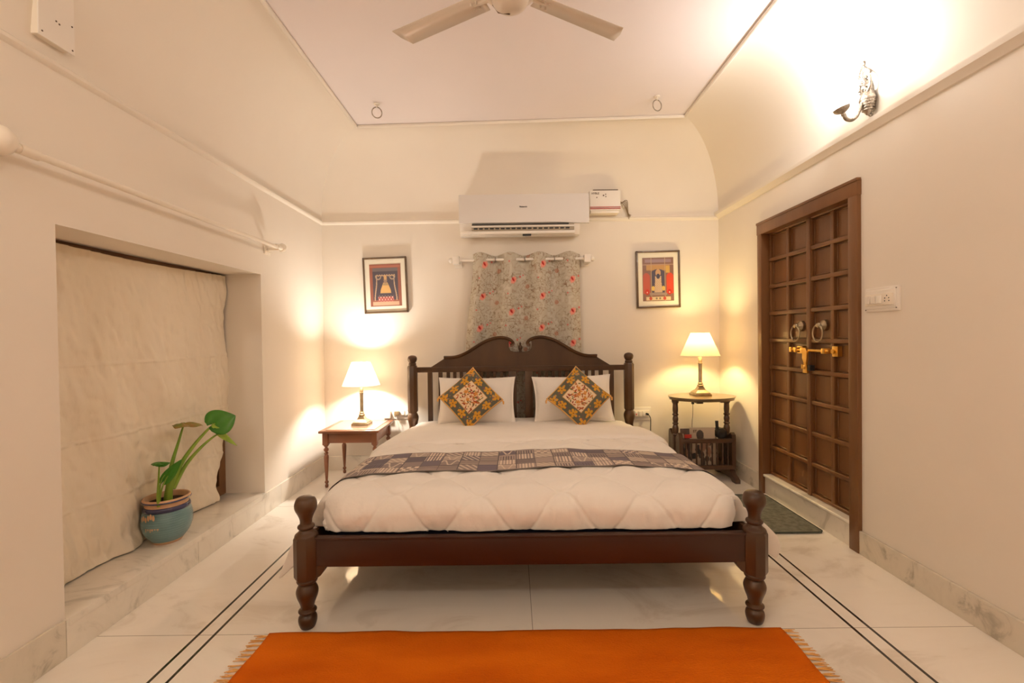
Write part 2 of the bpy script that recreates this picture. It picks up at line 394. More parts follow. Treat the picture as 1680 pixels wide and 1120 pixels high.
# ------------------------------------------------------------------ cotton blind in the recess
ny, nz = 260, 280
u = np.linspace(0, 1, ny)[None, :]; v = np.linspace(0, 1, nz)[:, None]      # v=0 top
yy = NY0+.004 + u*(NY1-NY0-.010) + 0*v; zz = 1.662 - v*(1.662-.156) + 0*u
yy = yy - u**3*(sm(.62, 1, v))*.16 - u**4*.012*np.sin(v*9)       # lower right corner pulled aside
zz = zz - .018*np.sin(u*math.pi)*(1-v)
xx = -1.992 + .010*np.sin(yy*17+zz*1.5)*sm(.05, .5, v) + .014*vnoise(yy, zz, 5, 1) + .010*vnoise(yy*2.4, zz*.9, 7, 2)*sm(0,.1,v)*sm(1, .85, u) + .007*vnoise(yy*3.2+zz*.8, zz, 12, 3)
xx = xx + .004*vnoise(yy+zz*.7, zz-.5*yy, 26, 4) + .006*np.exp(-((v-.36)/.004)**2) + .006*np.exp(-((v-.60)/.004)**2) + .005*np.exp(-((v-.80)/.005)**2) + .02*sm(.93, 1, v)*(.5+vnoise(yy, zz, 9, 5))
o = grid_mesh('cotton_blind', np.stack([xx, yy, zz], -1), M['blind'], thick=.002)
tag(o, 'wrinkled cream cotton blind covering the window recess in the left wall', 'blind')

# ------------------------------------------------------------------ door
dr = bpy.data.objects.new('door_1', None); COL.objects.link(dr); dr.location = (XR, 3.0, 0); dr['kind'] = 'structure'
bm = NB(); FX = XR-.022
box(bm, FX, XR+.11, DY0-.012, DY0+.058, 0, DZ1, .005); box(bm, FX, XR+.11, DY1-.05, DY1+.004, 0, DZ1, .005)
box(bm, FX-.002, XR+.11, DY0-.016, DY1+.008, DZ1-.082, DZ1+.004, .005)
box(bm, FX-.006, FX+.02, DY0-.018, DY1+.010, DZ1-.006, DZ1+.012, .004)
obj('door_frame', bm, M['door'], dr)
LX = XR+.062; ym = 2.985; z0, z1 = .150, 1.975
def leaf(y0, y1, name):
    bm = NB(); box(bm, LX, LX+.035, y0, y1, z0, z1)
    obj_ = obj(name, bm, M['door'], dr)
    bm = NB(); rows, cols = 9, 2; st = .030
    wy = (y1-y0-.012)/cols; hz = (z1-z0-.016)/rows
    for i in range(cols+1): yc = y0+.006+i*wy; box(bm, LX-.024, LX+.002, yc-st/2+(st/2 if i == 0 else 0), yc+st/2-(st/2 if i == cols else 0), z0, z1, .005, 2)
    for j in range(rows+1):
        zc = z0+.008+j*hz; box(bm, LX-.026, LX+.002, y0, y1, max(z0, zc-.014), min(z1, zc+.014), .007, 3)
    for i in range(cols):          # raised inner lip of every coffer
        for j in range(rows):
            a, b = y0+.006+i*wy+st/2+.004, y0+.006+(i+1)*wy-st/2-.004; c, d = z0+.008+j*hz+.018, z0+.008+(j+1)*hz-.018
            for q in ((a, a+.006, c, d), (b-.006, b, c, d), (a, b, c, c+.006), (a, b, d-.006, d)): box(bm, LX-.007, LX+.001, q[0], q[1], q[2], q[3], .002, 1)
    obj('lattice', bm, M['door'], obj_)
    return obj_
lf = leaf(DY0+.060, ym-.002, 'door_leaf'); rf = leaf(ym+.002, DY1-.052, 'door_leaf')
bm = NB(); box(bm, LX-.034, LX, ym-.020, ym+.016, z0, z1, .007, 3); obj('meeting_stile', bm, M['door'], dr)
for y, p in ((3.09, rf), (2.862, lf)):
    bm = NB(); lathe(bm, [(.0, LX-.058), (.012, LX-.056), (.017, LX-.046), (.013, LX-.036), (.020, LX-.028), (.033, LX-.018), (.036, LX-.002), (.036, LX+.001)], 0, y, 24, 'X', 1.262)
    h = obj('knocker_rose', bm, M['old_brass'], p)
    bm = NB(); pts = [(LX-.052-.010*(1-math.cos(a))*0, y+.046*math.sin(a), 1.262-.050+.052*math.cos(a)) for a in np.linspace(0, 2*math.pi, 30, endpoint=False)]
    tube(bm, pts, .0048, 8, True); obj('knocker_ring', bm, M['old_brass'], h)
# sliding bolt across both leaves
bm = NB()
tube(bm, [(LX-.048, 3.13, 1.102), (LX-.048, 2.76, 1.102)], .0095, 12)
box(bm, LX-.062, LX-.034, 3.118, 3.142, 1.086, 1.120, .003)
for y in (3.075, 3.005, 2.80): box(bm, LX-.064, LX-.018, y-.016, y+.016, 1.086, 1.119, .004)
box(bm, LX-.030, LX-.004, 3.045, 3.105, 1.078, 1.127, .003)
box(bm, LX-.034, LX-.004, 2.712, 2.760, 1.070, 1.134, .004); lathe(bm, [(.014, LX-.05), (.014, LX-.03)], 0, 2.735, 12, 'X', 1.102)
bolt = obj('sliding_bolt', bm, M['brass'], dr)
bm = NB(); pl = [(2.990, 1.118), (2.958, 1.118), (2.944, 1.095), (2.946, 1.05), (2.953, 1.02), (2.944, .985), (2.944, .955), (2.985, .955), (2.985, .985), (2.976, 1.02), (2.992, 1.05)]
prism(bm, pl, LX-.068, LX-.056, 'yz'); lathe(bm, [(.011, LX-.080), (.014, LX-.074), (.014, LX-.066)], 0, 2.968, 14, 'X', .995)
box(bm, LX-.074, LX-.02, 2.984, 2.992, .98, 1.01, .002); obj('hasp', bm, M['brass'], bolt)
bm = NB(); box(bm, LX-.066, LX-.034, 2.915, 2.942, .972, 1.008, .004); obj('lock_block', bm, M['black'], bolt)

# ------------------------------------------------------------------ bed
BX = .06; FY, HY = 1.91, 3.975; PX = .945
bed = thing('double_bed', 'dark turned-post wooden double bed with slatted headboard', 'bed', (BX, 2.95, 0))
def low_leg(z_end):
    return smooth_prof([(.024, 0), (.030, .006), (.037, .028), (.036, .048), (.026, .062)], 4) + smooth_prof([(.027, .064), (.036, .070), (.036, .077), (.028, .083)], 3) + \
        smooth_prof([(.026, .085), (.030, .105), (.042, .138), (.044, .160), (.036, .180), (.029, .188)], 5) + smooth_prof([(.034, .190), (.041, .198), (.041, .207), (.034, .214)], 3)
for s in (-1, 1):
    x = BX+s*PX
    bm = NB(); lathe(bm, low_leg(0), x, FY, 28); lathe(bm, [(.046, .212), (.051, .222), (.051, .380), (.046, .390)], x, FY, 8, rot=R(22.5))
    lathe(bm, smooth_prof([(.047, .389), (.044, .398), (.032, .408), (.027, .418)], 4) + smooth_prof([(.028, .420), (.034, .426), (.033, .434), (.025, .440)], 3) +
          smooth_prof([(.024, .443), (.025, .460), (.033, .482), (.044, .506), (.044, .530), (.034, .550), (.014, .557), (0, .558)], 5), x, FY, 28)
    obj('foot_post', bm, M['wood'], bed)
    bm = NB(); lathe(bm, low_leg(0), x, HY, 24); lathe(bm, [(.046, .212), (.051, .222), (.051, .400), (.046, .410)], x, HY, 8, rot=R(22.5))
    lathe(bm, smooth_prof([(.040, .41), (.034, .44), (.046, .50), (.046, .53), (.034, .56)], 5), x, HY, 24)
    lathe(bm, [(.034, .56), (.044, .575), (.045, .96), (.036, .975)], x, HY, 8, rot=R(22.5))
    lathe(bm, smooth_prof([(.030, .975), (.034, .985), (.030, .995)], 3) + smooth_prof([(.027, .998), (.036, 1.012), (.041, 1.032), (.034, 1.052), (.014, 1.062), (0, 1.063)], 5), x, HY, 24)
    obj('head_post', bm, M['wood'], bed)
    bm = NB(); box(bm, x-.018, x+.018, FY+.03, HY-.03, .265, .385, .004); obj('side_rail', bm, M['wood'], bed)
    bm = NB(); xi = x-s*.048
    prism(bm, [(xi, .266), (xi-s*.036, .266), (xi-s*.034, .250), (xi-s*.018, .228), (xi, .216)], FY-.018, FY+.018); obj('corner_brace', bm, M['wood'], bed)
bm = NB(); box(bm, BX-PX+.03, BX+PX-.03, FY-.017, FY+.017, .262, .384, .004); box(bm, BX-PX+.04, BX+PX-.04, FY-.021, FY+.012, .376, .386, .003); obj('foot_rail', bm, M['woodrail'], bed)
bm = NB(); box(bm, BX-PX+.03, BX+PX-.03, FY+.03, HY-.03, .27, .30); obj('bed_base', bm, M['wood'], bed)
# headboard
bm = NB(); box(bm, BX-PX+.03, BX+PX-.03, HY-.02, HY+.02, .912, .956, .004); box(bm, BX-PX+.04, BX+PX-.04, HY-.026, HY+.012, .948, .958, .003); obj('top_rail', bm, M['wood'], bed)
bm = NB(); box(bm, BX-PX+.03, BX+PX-.03, HY-.02, HY+.02, .30, .42, .004); obj('lower_rail', bm, M['wood'], bed)
offs = [(.792, .042), (.700, .036), (.632, .030), (.575, .028), (.517, .028), (.459, .028), (.401, .028), (.343, .028), (.285, .028), (.227, .028), (.165, .028)]
for o_, w_ in offs:
    for s in (-1, 1):
        bm = NB(); box(bm, BX+s*o_-w_/2, BX+s*o_+w_/2, HY-.010, HY+.010, .41, .92, .002, 1); obj('slat', bm, M['wood'], bed)
for s in (-1, 1):
    bm = NB(); box(bm, BX+s*.070-.034, BX+s*.070+.034, HY-.018, HY+.014, .41, .92, .003); obj('centre_stile', bm, M['wood'], bed)
def crest_curve():
    pts = [(.665, 1.040), (.60, 1.040), (.54, 1.050), (.47, 1.078), (.40, 1.120), (.33, 1.163), (.26, 1.193), (.19, 1.208), (.13, 1.204), (.085, 1.186), (.062, 1.160), (.070, 1.142), (.088, 1.140)]
    return smooth_prof(pts, 5)
cc = crest_curve()
half = [(.785, .955), (.665, 1.030)] + [(a, b-.012) for a, b in cc if a > .10 or b > 1.19] + [(.100, 1.165), (.098, 1.12), (.085, 1.094), (.060, 1.084), (.03, 1.082)]
poly = [(BX-a, b) for a, b in half] + [(BX+a, b) for a, b in half[::-1]]
bm = NB(); prism(bm, poly, HY-.012, HY+.014); crest = obj('crest_panel', bm, M['wood'], bed, angle=25)
for s in (-1, 1):
    bm = NB(); n = len(cc); rings = []
    for i, (a, b) in enumerate(cc):      # moulded cap with a rolled end
        p = Vector((cc[max(i-1, 0)][0]-cc[min(i+1, n-1)][0], cc[max(i-1, 0)][1]-cc[min(i+1, n-1)][1])); p.normalize(); nx, nz = -p.y, p.x
        if nz < 0 and a > .12: nx, nz = -nx, -nz
        h = .014
        ring = [bm.verts.new((BX+s*(a+nx*k), y, b+nz*k)) for k, y in ((-h, HY-.020), (-.004, HY-.034), (h*.9, HY-.040), (h, HY-.034), (h, HY+.018), (-h, HY+.018))]
        rings.append(ring)
    for A_, B_ in zip(rings, rings[1:]):
        for k in range(6): bm.faces.new((A_[k], A_[(k+1) % 6], B_[(k+1) % 6], B_[k]))
    bm.faces.new(rings[0]); bm.faces.new(rings[-1][::-1]); obj('crest_moulding', bm, M['wood'], crest, angle=30)
bm = NB(); lathe(bm, smooth_prof([(.016, 1.08), (.010, 1.09), (.014, 1.10), (.020, 1.118), (.016, 1.134), (.008, 1.142), (.010, 1.15), (.004, 1.165), (0, 1.168)], 4), BX, HY, 18); obj('finial', bm, M['wood'], crest)

# mattress
bm = NB(); box(bm, BX-.86, BX+.86, 1.99, 3.93, .302, .470, .05, 4); o = obj('mattress', bm, M['mattress']); tag(o, 'dark blue mattress edge just showing above the foot rail of the bed', 'mattress')

# duvet surface: (s across -1..1, y along) -> point
CXD = BX-.002
def top_z(x, y):
    e = np.abs((x-CXD)/.93)
    z = .555 - .030*e**4 - .068*sm(2.9, 3.9, y) + .010*vnoise(x, y, 3.0, 11) + .004*vnoise(x, y, 9, 12)
    return z
def quilt(x, y):
    """stitched clamshell waves: a narrow groove with puff between"""
    A = .085; lam = .36; g = np.full(x.shape, 9.0)
    for k in range(-2, 12):
        ph = math.pi if k % 2 else 0
        yl = 1.72 + k*2*A + A*np.cos(2*math.pi*(x-.02)/lam/1.0*1.0 + ph)
        sl = A*2*math.pi/lam*np.sin(2*math.pi*(x-.02)/lam+ph)
        g = np.minimum(g, np.abs(y-yl)/np.sqrt(1+sl**2))
    return -.0065*np.exp(-(g/.0065)**2) + .0080*sm(0, .08, g)
def duvet(y0, y1, ns, ny, hem, quilted=True, lift=0, front=False, seed=0):
    """rows: along y ; cols: across incl. side drops"""
    L = np.linspace(-1.22, 1.22, ns)[None, :]*np.ones((ny, 1)); Y = np.linspace(y0, y1, ny)[:, None]*np.ones((1, ns))
    W = .90; a = np.abs(L); sg = np.sign(L)
    x = np.where(a < .86, a, .86+.085*np.sin(np.clip((a-.86)/.135, 0, 1)*math.pi/2)); drop = np.where(a < .86, 0, .075*(1-np.cos(np.clip((a-.86)/.135, 0, 1)*math.pi/2)))
    over = np.clip(a-.995, 0, None); drop = drop + over*hem/.225*1.0; x = x + over*.02
    z = top_z(CXD+sg*np.minimum(x, .93), Y) - drop
    x = x + over*(.25+.3*vnoise(Y, L*0+sg*3, 4, 21+seed))*sm(0, .2, over)
    return L, Y, CXD+sg*x, z, over
# main duvet: the foot end rolls down in front between the posts, the sides hang outside the rails
ns, ny = 360, 330
L, Y, X, Z, over = duvet(1.80, 3.02, ns, ny, .245)
arc = Y.copy(); Yt = 2.040; rad = .095
d = np.clip(Yt-arc, 0, None); ang = np.clip(d/rad, 0, math.pi/2)
Yf = np.where(d > 0, Yt - rad*np.sin(ang), arc); dz = rad*(1-np.cos(ang)) + np.clip(d-rad*math.pi/2, 0, None)
Q = quilt(X, arc); side = np.clip((np.abs(L)-.86)/.135, 0, 1); sg = np.sign(L); q = np.clip(over/.225, 0, 1)
Xo = X - CXD; bill = sm(2.45, 1.99, arc)
flare = np.where(L < 0, .945+.165*q**.62, .950+.150*np.sin(q*2.0))
Xo = np.where(over > 0, Xo*(1-bill)+sg*flare*bill, Xo); Zs_ = Z - np.where(over > 0, bill*np.where(L < 0, .035, -.02)*q, 0)
Xo = Xo + sg*side*.006*vnoise(arc*2, over*6+L*0, 5, 27) + sg*q*.012*vnoise(arc*3, over*2+sg, 3, 28)
ins = sm(1.995, 1.970, arc)                         # inside the posts
Xi = sg*np.minimum(np.abs(Xo), .893-.02*sm(.45, .39, Z-dz)); Xn = Xo*(1-ins)+Xi*ins
Zn = np.where(ins > 0, np.maximum(Zs_-dz, .391*ins + (Zs_-dz)*(1-ins)), Zs_-dz)
tuck = np.sin(ang)*np.sin(np.clip(dz/.19, 0, 1)*math.pi)
Yn = Yf - .018*tuck*(np.abs(L) < 1)
corner = sm(.78, .90, np.abs(L))*np.sin(ang)        # rounded corners beside the posts
Yn = Yn + .035*corner**2
P = np.stack([CXD+Xn, Yn, Zn + Q*np.cos(ang)*(1-side*.8) + .018*np.sin(ang)*0], -1)
P[..., 1] -= Q*np.sin(ang)*(1-side); P[..., 0] += sg*Q*side*(1-ins)
cr = .0022*vnoise(X*1.2, arc*3.2, 8, 31) + .0016*vnoise(X*3.4, arc*1.4, 9, 32)
P[..., 2] += cr*(1-side)*np.cos(ang); P[..., 1] += np.sin(ang)*(.0035*vnoise(X*3.2, dz*2, 9, 33) + .002*vnoise(X*9, dz*3, 6, 34))*(1-side)
P[..., 2] = np.where(ins > .5, np.maximum(P[..., 2], .391), P[..., 2])
keep = ~((P[:-1, :-1, 2] <= .3915) & (P[1:, :-1, 2] <= .3915) & (P[1:, 1:, 2] <= .3915) & (ins[1:, 1:] > .5))
o = grid_mesh('duvet', P, M['linen'], thick=.010, keep=keep); tag(o, 'cream quilted duvet with stitched scallops spread over the foot half of the bed', 'duvet')
# smooth top sheet at the head end, turned down in a fold
ns, ny = 240, 170
L, Y, X, Z, over = duvet(2.875, 3.935, ns, ny, .22, seed=3)
fold = np.exp(-((Y-2.885-.02*vnoise(X, Y*0, 2, 44))/.02)**2)
edge = .020*vnoise(X, Y*0, 2.2, 45)*sm(3.1, 2.88, Y)
Zs = Z + .020 + .006*fold + .003*vnoise(X+Y, Y*2, 7, 46) - .035*sm(2.91, 2.87, Y)*.8
Xs = X + np.sign(L)*.016*sm(.82, .95, np.abs(L)) - np.sign(L)*.04*sm(3.3, 3.95, Y)*sm(.8, 1, np.abs(L))
slope = .10*(X-CXD)          # the fold runs slightly askew
o = grid_mesh('top_sheet', np.stack([Xs, Y+edge+slope*sm(3.4, 2.88, Y), Zs], -1), M['sheet'], thick=.012); tag(o, 'plain cream sheet folded over below the pillows at the head of the bed', 'sheet')

# patchwork bed runner lying over the duvet
ns, ny = 760, 130
Lr = np.linspace(-1.13, 1.17, ns)[None, :]*np.ones((ny, 1)); Vr = np.linspace(0, 1, ny)[:, None]*np.ones((1, ns))
def duvet_at(Lr, Yr):
    a = np.abs(Lr); sg = np.sign(Lr)
    x = np.where(a < .86, a, .86+.085*np.sin(np.clip((a-.86)/.135, 0, 1)*math.pi/2)); drop = np.where(a < .86, 0, .075*(1-np.cos(np.clip((a-.86)/.135, 0, 1)*math.pi/2)))
    ov = np.clip(a-.995, 0, None); drop = drop + ov*.245/.225; x = x+ov*.02+ov*.35*sm(0, .2, ov)
    return CXD+sg*x, top_z(CXD+sg*np.minimum(x, .93), Yr)-drop, ov
Yr = 2.225 + Vr*.365 + .018*np.sin(Lr*2.4+.6)*(1-Vr) + .010*np.cos(Lr*3.1)*Vr + .035*(Lr)*.6
Xr_, Zr, ov = duvet_at(Lr, Yr)
off = .011 + .003*np.abs(np.sin(Lr*15+Vr))*sm(.2, 0, Vr)
P = np.stack([Xr_+np.sign(Lr)*off*sm(.9, 1.0, np.abs(Lr))*1.6, Yr, Zr+off*sm(1.05, .95, np.abs(Lr))], -1)
cw = .098; s_ = (Lr+1.13)/cw; ci = np.floor(s_).astype(int); cu = s_-ci
t_ = Vr*4.0; rj = np.floor(np.clip(t_, 0, 3.999)).astype(int); tv = t_-rj
rs = np.random.RandomState(12); kind = rs.randint(0, 7, (4, 40)); tone = rs.randint(0, 4, (4, 40))
K = kind[rj, ci % 40]; T = tone[rj, ci % 40]
base = np.array([(.36, .285, .25), (.27, .215, .20), (.17, .14, .165), (.43, .34, .285)])[T]
cream = np.array((.66, .54, .43)); dark = np.array((.13, .105, .11))
c = base.copy()
def put(mask, col):
    c[mask] = col
put((K == 1) & ((cu*6 % 1) < .5), cream); put((K == 2) & (((cu*5).astype(int)+(tv*3).astype(int)) % 2 == 0), cream)
put((K == 3) & ((tv*3.5 % 1) < .4), dark); put((K == 4) & (((cu*3+tv*2) % 1) < .42), cream*.85)
put((K == 5) & ((cu*7 % 1) < .4) & (tv < .75), dark); put((K == 6) & (np.abs(np.sin(cu*9)*.5+.5-tv) < .16), cream*.9)
put((cu < .05) | ((tv < .06) & (rj > 0)), dark)
put((Vr < .035) | (Vr > .965) | (Lr < -1.11) | (Lr > 1.15), (.22, .18, .165))
o = grid_mesh('bed_runner', P, M['print'], colour=c, thick=.002); tag(o, 'grey and cream patchwork runner laid across the middle of the bed', 'bed runner')

# ------------------------------------------------------------------ pillows and cushions
def pillow(name, w_, h_, t, m, centre, spin, lean, colour=None, n=90, puff=2.2, flange=0, bend=0, seed=0, parent=None, corner=.10):
    g = np.linspace(-1, 1, n); U, V_ = np.meshgrid(g, g)
    k = 1-corner*(1-V_**2)*U**2; k2 = 1-corner*(1-U**2)*V_**2
    x = U*w_*k; y = V_*h_*k2
    q = np.clip(1-np.abs(U/(1-flange))**puff, 0, 1)*np.clip(1-np.abs(V_/(1-flange))**puff, 0, 1)
    th = t*q**.55 + .003 + .004*vnoise(x, y, 9, seed)*q**.3 + .007*vnoise(x+seed, y, 4, seed+5)*q**.3
    rows = []
    for s in (1, -1):
        P = np.stack([x, -s*th + bend*(x/w_)**2 + .006*vnoise(x, y, 6, seed+9)*(1-q), y], -1)
        rows.append(P)
    Rm = np.array(Matrix.Rotation(lean, 3, 'X') @ Matrix.Rotation(spin, 3, 'Y'))
    F_, B_ = [p @ Rm.T + np.array(centre) for p in rows]
    # weave into one closed sheet: front then mirrored back
    Pall = np.concatenate([F_, B_[::-1][1:]], 0) if False else None
    V1 = F_.reshape(-1, 3); V2 = B_.reshape(-1, 3); N = n*n
    i = (np.arange(n-1)[:, None]*n+np.arange(n-1)[None, :]); f1 = np.stack([i, i+1, i+1+n, i+n], -1).reshape(-1, 4)
    f2 = f1[:, ::-1]+N
    rim = []
    bd = [j for j in range(n)] + [j*n+n-1 for j in range(1, n)] + [(n-1)*n+j for j in range(n-2, -1, -1)] + [j*n for j in range(n-2, 0, -1)]
    for a, b in zip(bd, bd[1:]+bd[:1]): rim.append((a, a+N, b+N, b))
    loc = np.array(world_root(parent)) if parent is not None else np.array(centre)
    me = bpy.data.meshes.new(name); me.from_pydata((np.concatenate([V1, V2])-loc).tolist(), [], np.concatenate([f1, f2]).tolist()+rim)
    if colour is not None:
        cc_ = colour(U, V_); ca = me.color_attributes.new('print', 'FLOAT_COLOR', 'POINT')
        both = np.concatenate([cc_.reshape(-1, 3), cc_.reshape(-1, 3)]); ca.data.foreach_set('color', np.concatenate([both, np.ones((2*N, 1))], -1).astype(np.float32).ravel())
    o = link(name, me, m, parent, True, 0)
    if parent is None: o.location = centre
    return o
o = pillow('pillow', .325, .200, .085, M['linen'], (-.312, 3.80, .686), 0, R(-20), n=80, flange=.05, seed=2, corner=.06)
tag(o, 'white pillow leaning on the headboard, nearer the square wooden side table', 'pillow', 'white pillows at the headboard')
o = pillow('pillow', .335, .200, .085, M['linen'], (.490, 3.80, .690), R(-1.5), R(-20), n=80, flange=.05, seed=8, corner=.07)
tag(o, 'white pillow leaning on the headboard, nearer the oval-topped table', 'pillow', 'white pillows at the headboard')

def cushion_colour(seed):
    rs = np.random.RandomState(seed)
    def fn(U, V_):
        c = np.zeros(U.shape+(3,)); a = np.maximum(np.abs(U), np.abs(V_))
        c[:] = (.12, .115, .080)
        def blot(mask, col): c[mask] = col
        # border: six-petalled orange flowers and buds on grey-green
        for q in range(36):
            t = q/36*4; e = int(t); w_ = (t-e)*2-1; r_ = .76 + .05*rs.uniform(-1, 1)
            cx, cy = [(w_, r_), (r_, -w_), (-w_, -r_), (-r_, w_)][e]
            cx *= .86 if e % 2 == 0 else 1; cy *= .86 if e % 2 else 1
            X_, Y_ = U-cx, V_-cy; rad = np.hypot(X_, Y_); th = np.arctan2(Y_, X_)+rs.uniform(0, 3)
            if q % 3 == 0:
                blot((rad < .195*np.abs(np.cos(2.5*th))**.5) & (rad > .02), (.62, .30, .035)); blot(rad < .03, (.25, .10, .02))
            elif q % 3 == 1:
                blot((rad < .055) & (np.abs(X_*math.cos(q)+Y_*math.sin(q)) < .035), (.60, .27, .05))
            else:
                blot(rad < .045, (.20, .09, .10))
        for q in range(70):
            t = rs.uniform(0, 4); e = int(t); w_ = (t-e)*2-1; r_ = rs.uniform(.58, .93); cx, cy = [(w_, r_), (r_, -w_), (-w_, -r_), (-r_, w_)][e]
            rad = np.hypot(U-cx, V_-cy); blot(rad < rs.uniform(.015, .03), [(.55, .26, .05), (.28, .26, .20), (.17, .08, .09)][q % 3])
        inn = a < .52; blot(inn, (.74, .56, .36))
        for q in range(120):      # sprigs of leaves
            cx, cy = rs.uniform(-.47, .47, 2); an = rs.uniform(0, 3.14); X_, Y_ = (U-cx), (V_-cy); p = X_*math.cos(an)+Y_*math.sin(an); r_ = -X_*math.sin(an)+Y_*math.cos(an)
            l_ = rs.uniform(.035, .075)
            blot(inn & ((p/l_)**2+(r_/(l_*.42))**2 < 1), [(.28, .045, .03), (.16, .14, .05), (.60, .24, .06), (.36, .06, .03), (.40, .13, .04)][q % 5])
        for q in range(5):
            cx, cy = rs.uniform(-.33, .33, 2); rad = np.hypot(U-cx, V_-cy); th = np.arctan2(V_-cy, U-cx)
            blot(inn & (rad < .085*np.abs(np.cos(2*th+q))**.4), (.62, .25, .06))
        blot((a > .515) & (a < .54), (.42, .22, .06)); blot(a > .955, (.66, .37, .12))
        return c
    return fn
for i, (cx, cz, sp, se, lab) in enumerate(((-.345, .728, 3, 3, 'orange flowered cushion on its corner, against the pillow nearer the square side table'), (.515, .726, -2, 9, 'orange flowered cushion on its corner, against the pillow nearer the oval-topped table'))):
    o = pillow('cushion', .185, .185, .058, M['print'], (cx, 3.615, cz), R(45+sp), R(-22), colour=cushion_colour(se), n=150, puff=2.0, seed=20+i, corner=.05)
    tag(o, lab, 'cushion', 'embroidered cushions against the pillows')
    for s in (-1, 1):      # tassels at the side corners
        bm = NB(); p = (cx+s*.256, 3.612, cz+s*.014*(-1 if i == 0 else .7)-.004)
        tube(bm, [(p[0]-s*.006, 3.608, p[2]), (p[0]+s*.004, 3.604, p[2]-.010), (p[0]+s*.005, 3.603, p[2]-.030)], [.004, .008, .006], 8); obj('tassel', bm, M['fringe'], o)

# ------------------------------------------------------------------ floral curtain on its rod
ncx, ncz = 300, 430
U = np.linspace(0, 1, ncx)[None, :]*np.ones((ncz, 1)); V_ = np.linspace(0, 1, ncz)[:, None]*np.ones((1, ncx))
zc = 1.962 - V_*(1.962-.46); taper = sm(0, .6, V_)
xc = (-.352-.075*taper) + U*(.962+.080*taper) ; xb = .113
topw = .012*np.cos(2*math.pi*((-.352+U*.962)-xb-.133)/.267)
zc = zc + topw*(1-sm(0, .08, V_))
yc = 4.118 + .036*np.cos(2*math.pi*((-.352+U*.962)-xb)/.267 + .5*taper*np.sin(U*5)) + .006*vnoise(U*4, V_*3, 2, 3)*taper
fx = U*.962*1.15; fz = V_*1.5        # position on the cloth
c = np.zeros(fx.shape+(3,)); c[:] = (.50, .455, .365)
n1 = vnoise(fx*60, fz*60, 1, 4); n2 = vnoise(fx*35, fz*35, 1, 5); n3 = vnoise(fx*9, fz*9, 1, 6)
c = lerp(c, (.22, .15, .09), sm(.19, .03, np.abs(n1))*(.8*sm(-.55, .1, n3)))
c = lerp(c, (.60, .56, .48), sm(.35, .8, n2)*.6)
c = lerp(c, (.27, .13, .075), sm(.10, .02, np.abs(n2+.1))*.5)
ang_ = np.arctan2
for col in range(-1, 6):
    for row in range(-1, 9):
        px_, pz_ = .125+col*.30, .10+row*.285+(.14 if col % 2 else 0)
        X_, Z_ = fx-px_, fz-pz_; rad = np.hypot(X_, Z_); th = ang_(Z_, X_)
        mk = sm(.036, .024, np.hypot(X_*1.15+Z_*.35, Z_*.95)*(1+.10*np.sin(th*7+col))); c = lerp(c, (.80, .27, .21), mk*.85)
        c = lerp(c, (.62, .06, .05), sm(.020, .010, np.hypot(X_+.004, Z_+.004-X_*.7))); c = lerp(c, (.22, .02, .02), sm(.010, .005, np.hypot((X_+.006)*.7, (Z_-X_*.9)*1.5)))
        for dx_, dz_, r_ in ((.065, -.035, .012), (.095, -.05, .009), (-.05, .12, .009)):
            c = lerp(c, (.62, .15, .13), sm(r_, r_*.6, np.hypot(X_-dx_, Z_-dz_)))
        X_, Z_ = fx-px_-.145, fz-pz_-.055; rad = np.hypot(X_, Z_); th = ang_(Z_, X_)
        c = lerp(c, (.42, .13, .06), sm(.023, .018, rad)*(.55+.45*np.sin(rad*520+th)))
o = grid_mesh('curtain', np.stack([xc, yc, zc], -1), M['print'], colour=c, thick=.0015)
cur = tag(o, 'grey curtain printed with coral flowers hanging behind the headboard', 'curtain')
for k in range(8):           # eyelets where the cloth crosses the rod
    xe = xb - .133*2.5*1.0 - .0 + (k)*.1335 - .067
    if not (-.34 < xe < .60): continue
    bm = NB(); tube(bm, ring_pts((xe, 4.118, 1.910), .021, 20, 'x'), .0045, 8, True); obj('eyelet', bm, M['steel'], cur, label='metal eyelet')
rod = thing('curtain_rod', 'short white curtain rod with square end blocks above the headboard', 'curtain rod', (.09, 4.12, 1.91))
bm = NB(); tube(bm, [(-.50, 4.118, 1.910), (.66, 4.118, 1.910)], .0125, 14); obj('pole', bm, M['plastic'], rod)
for s, x in ((-1, -.505), (1, .675)):
    bm = NB(); box(bm, x-.030, x+.030, 4.080, 4.150, 1.872, 1.944, .006, 3); lathe(bm, smooth_prof([(.014, x+s*.028), (.022, x+s*.040), (.024, x+s*.055), (.010, x+s*.068), (0, x+s*.070)], 3), 0, 4.118, 14, 'X', 1.908); obj('finial', bm, M['plastic'], rod)
    bm = NB(); box(bm, x-.034+s*-.01, x+.034+s*-.01, 4.188, 4.200, 1.850, 1.950, .003); box(bm, x-.010, x+.010, 4.14, 4.19, 1.885, 1.925, .003); obj('bracket', bm, M['plastic'], rod)

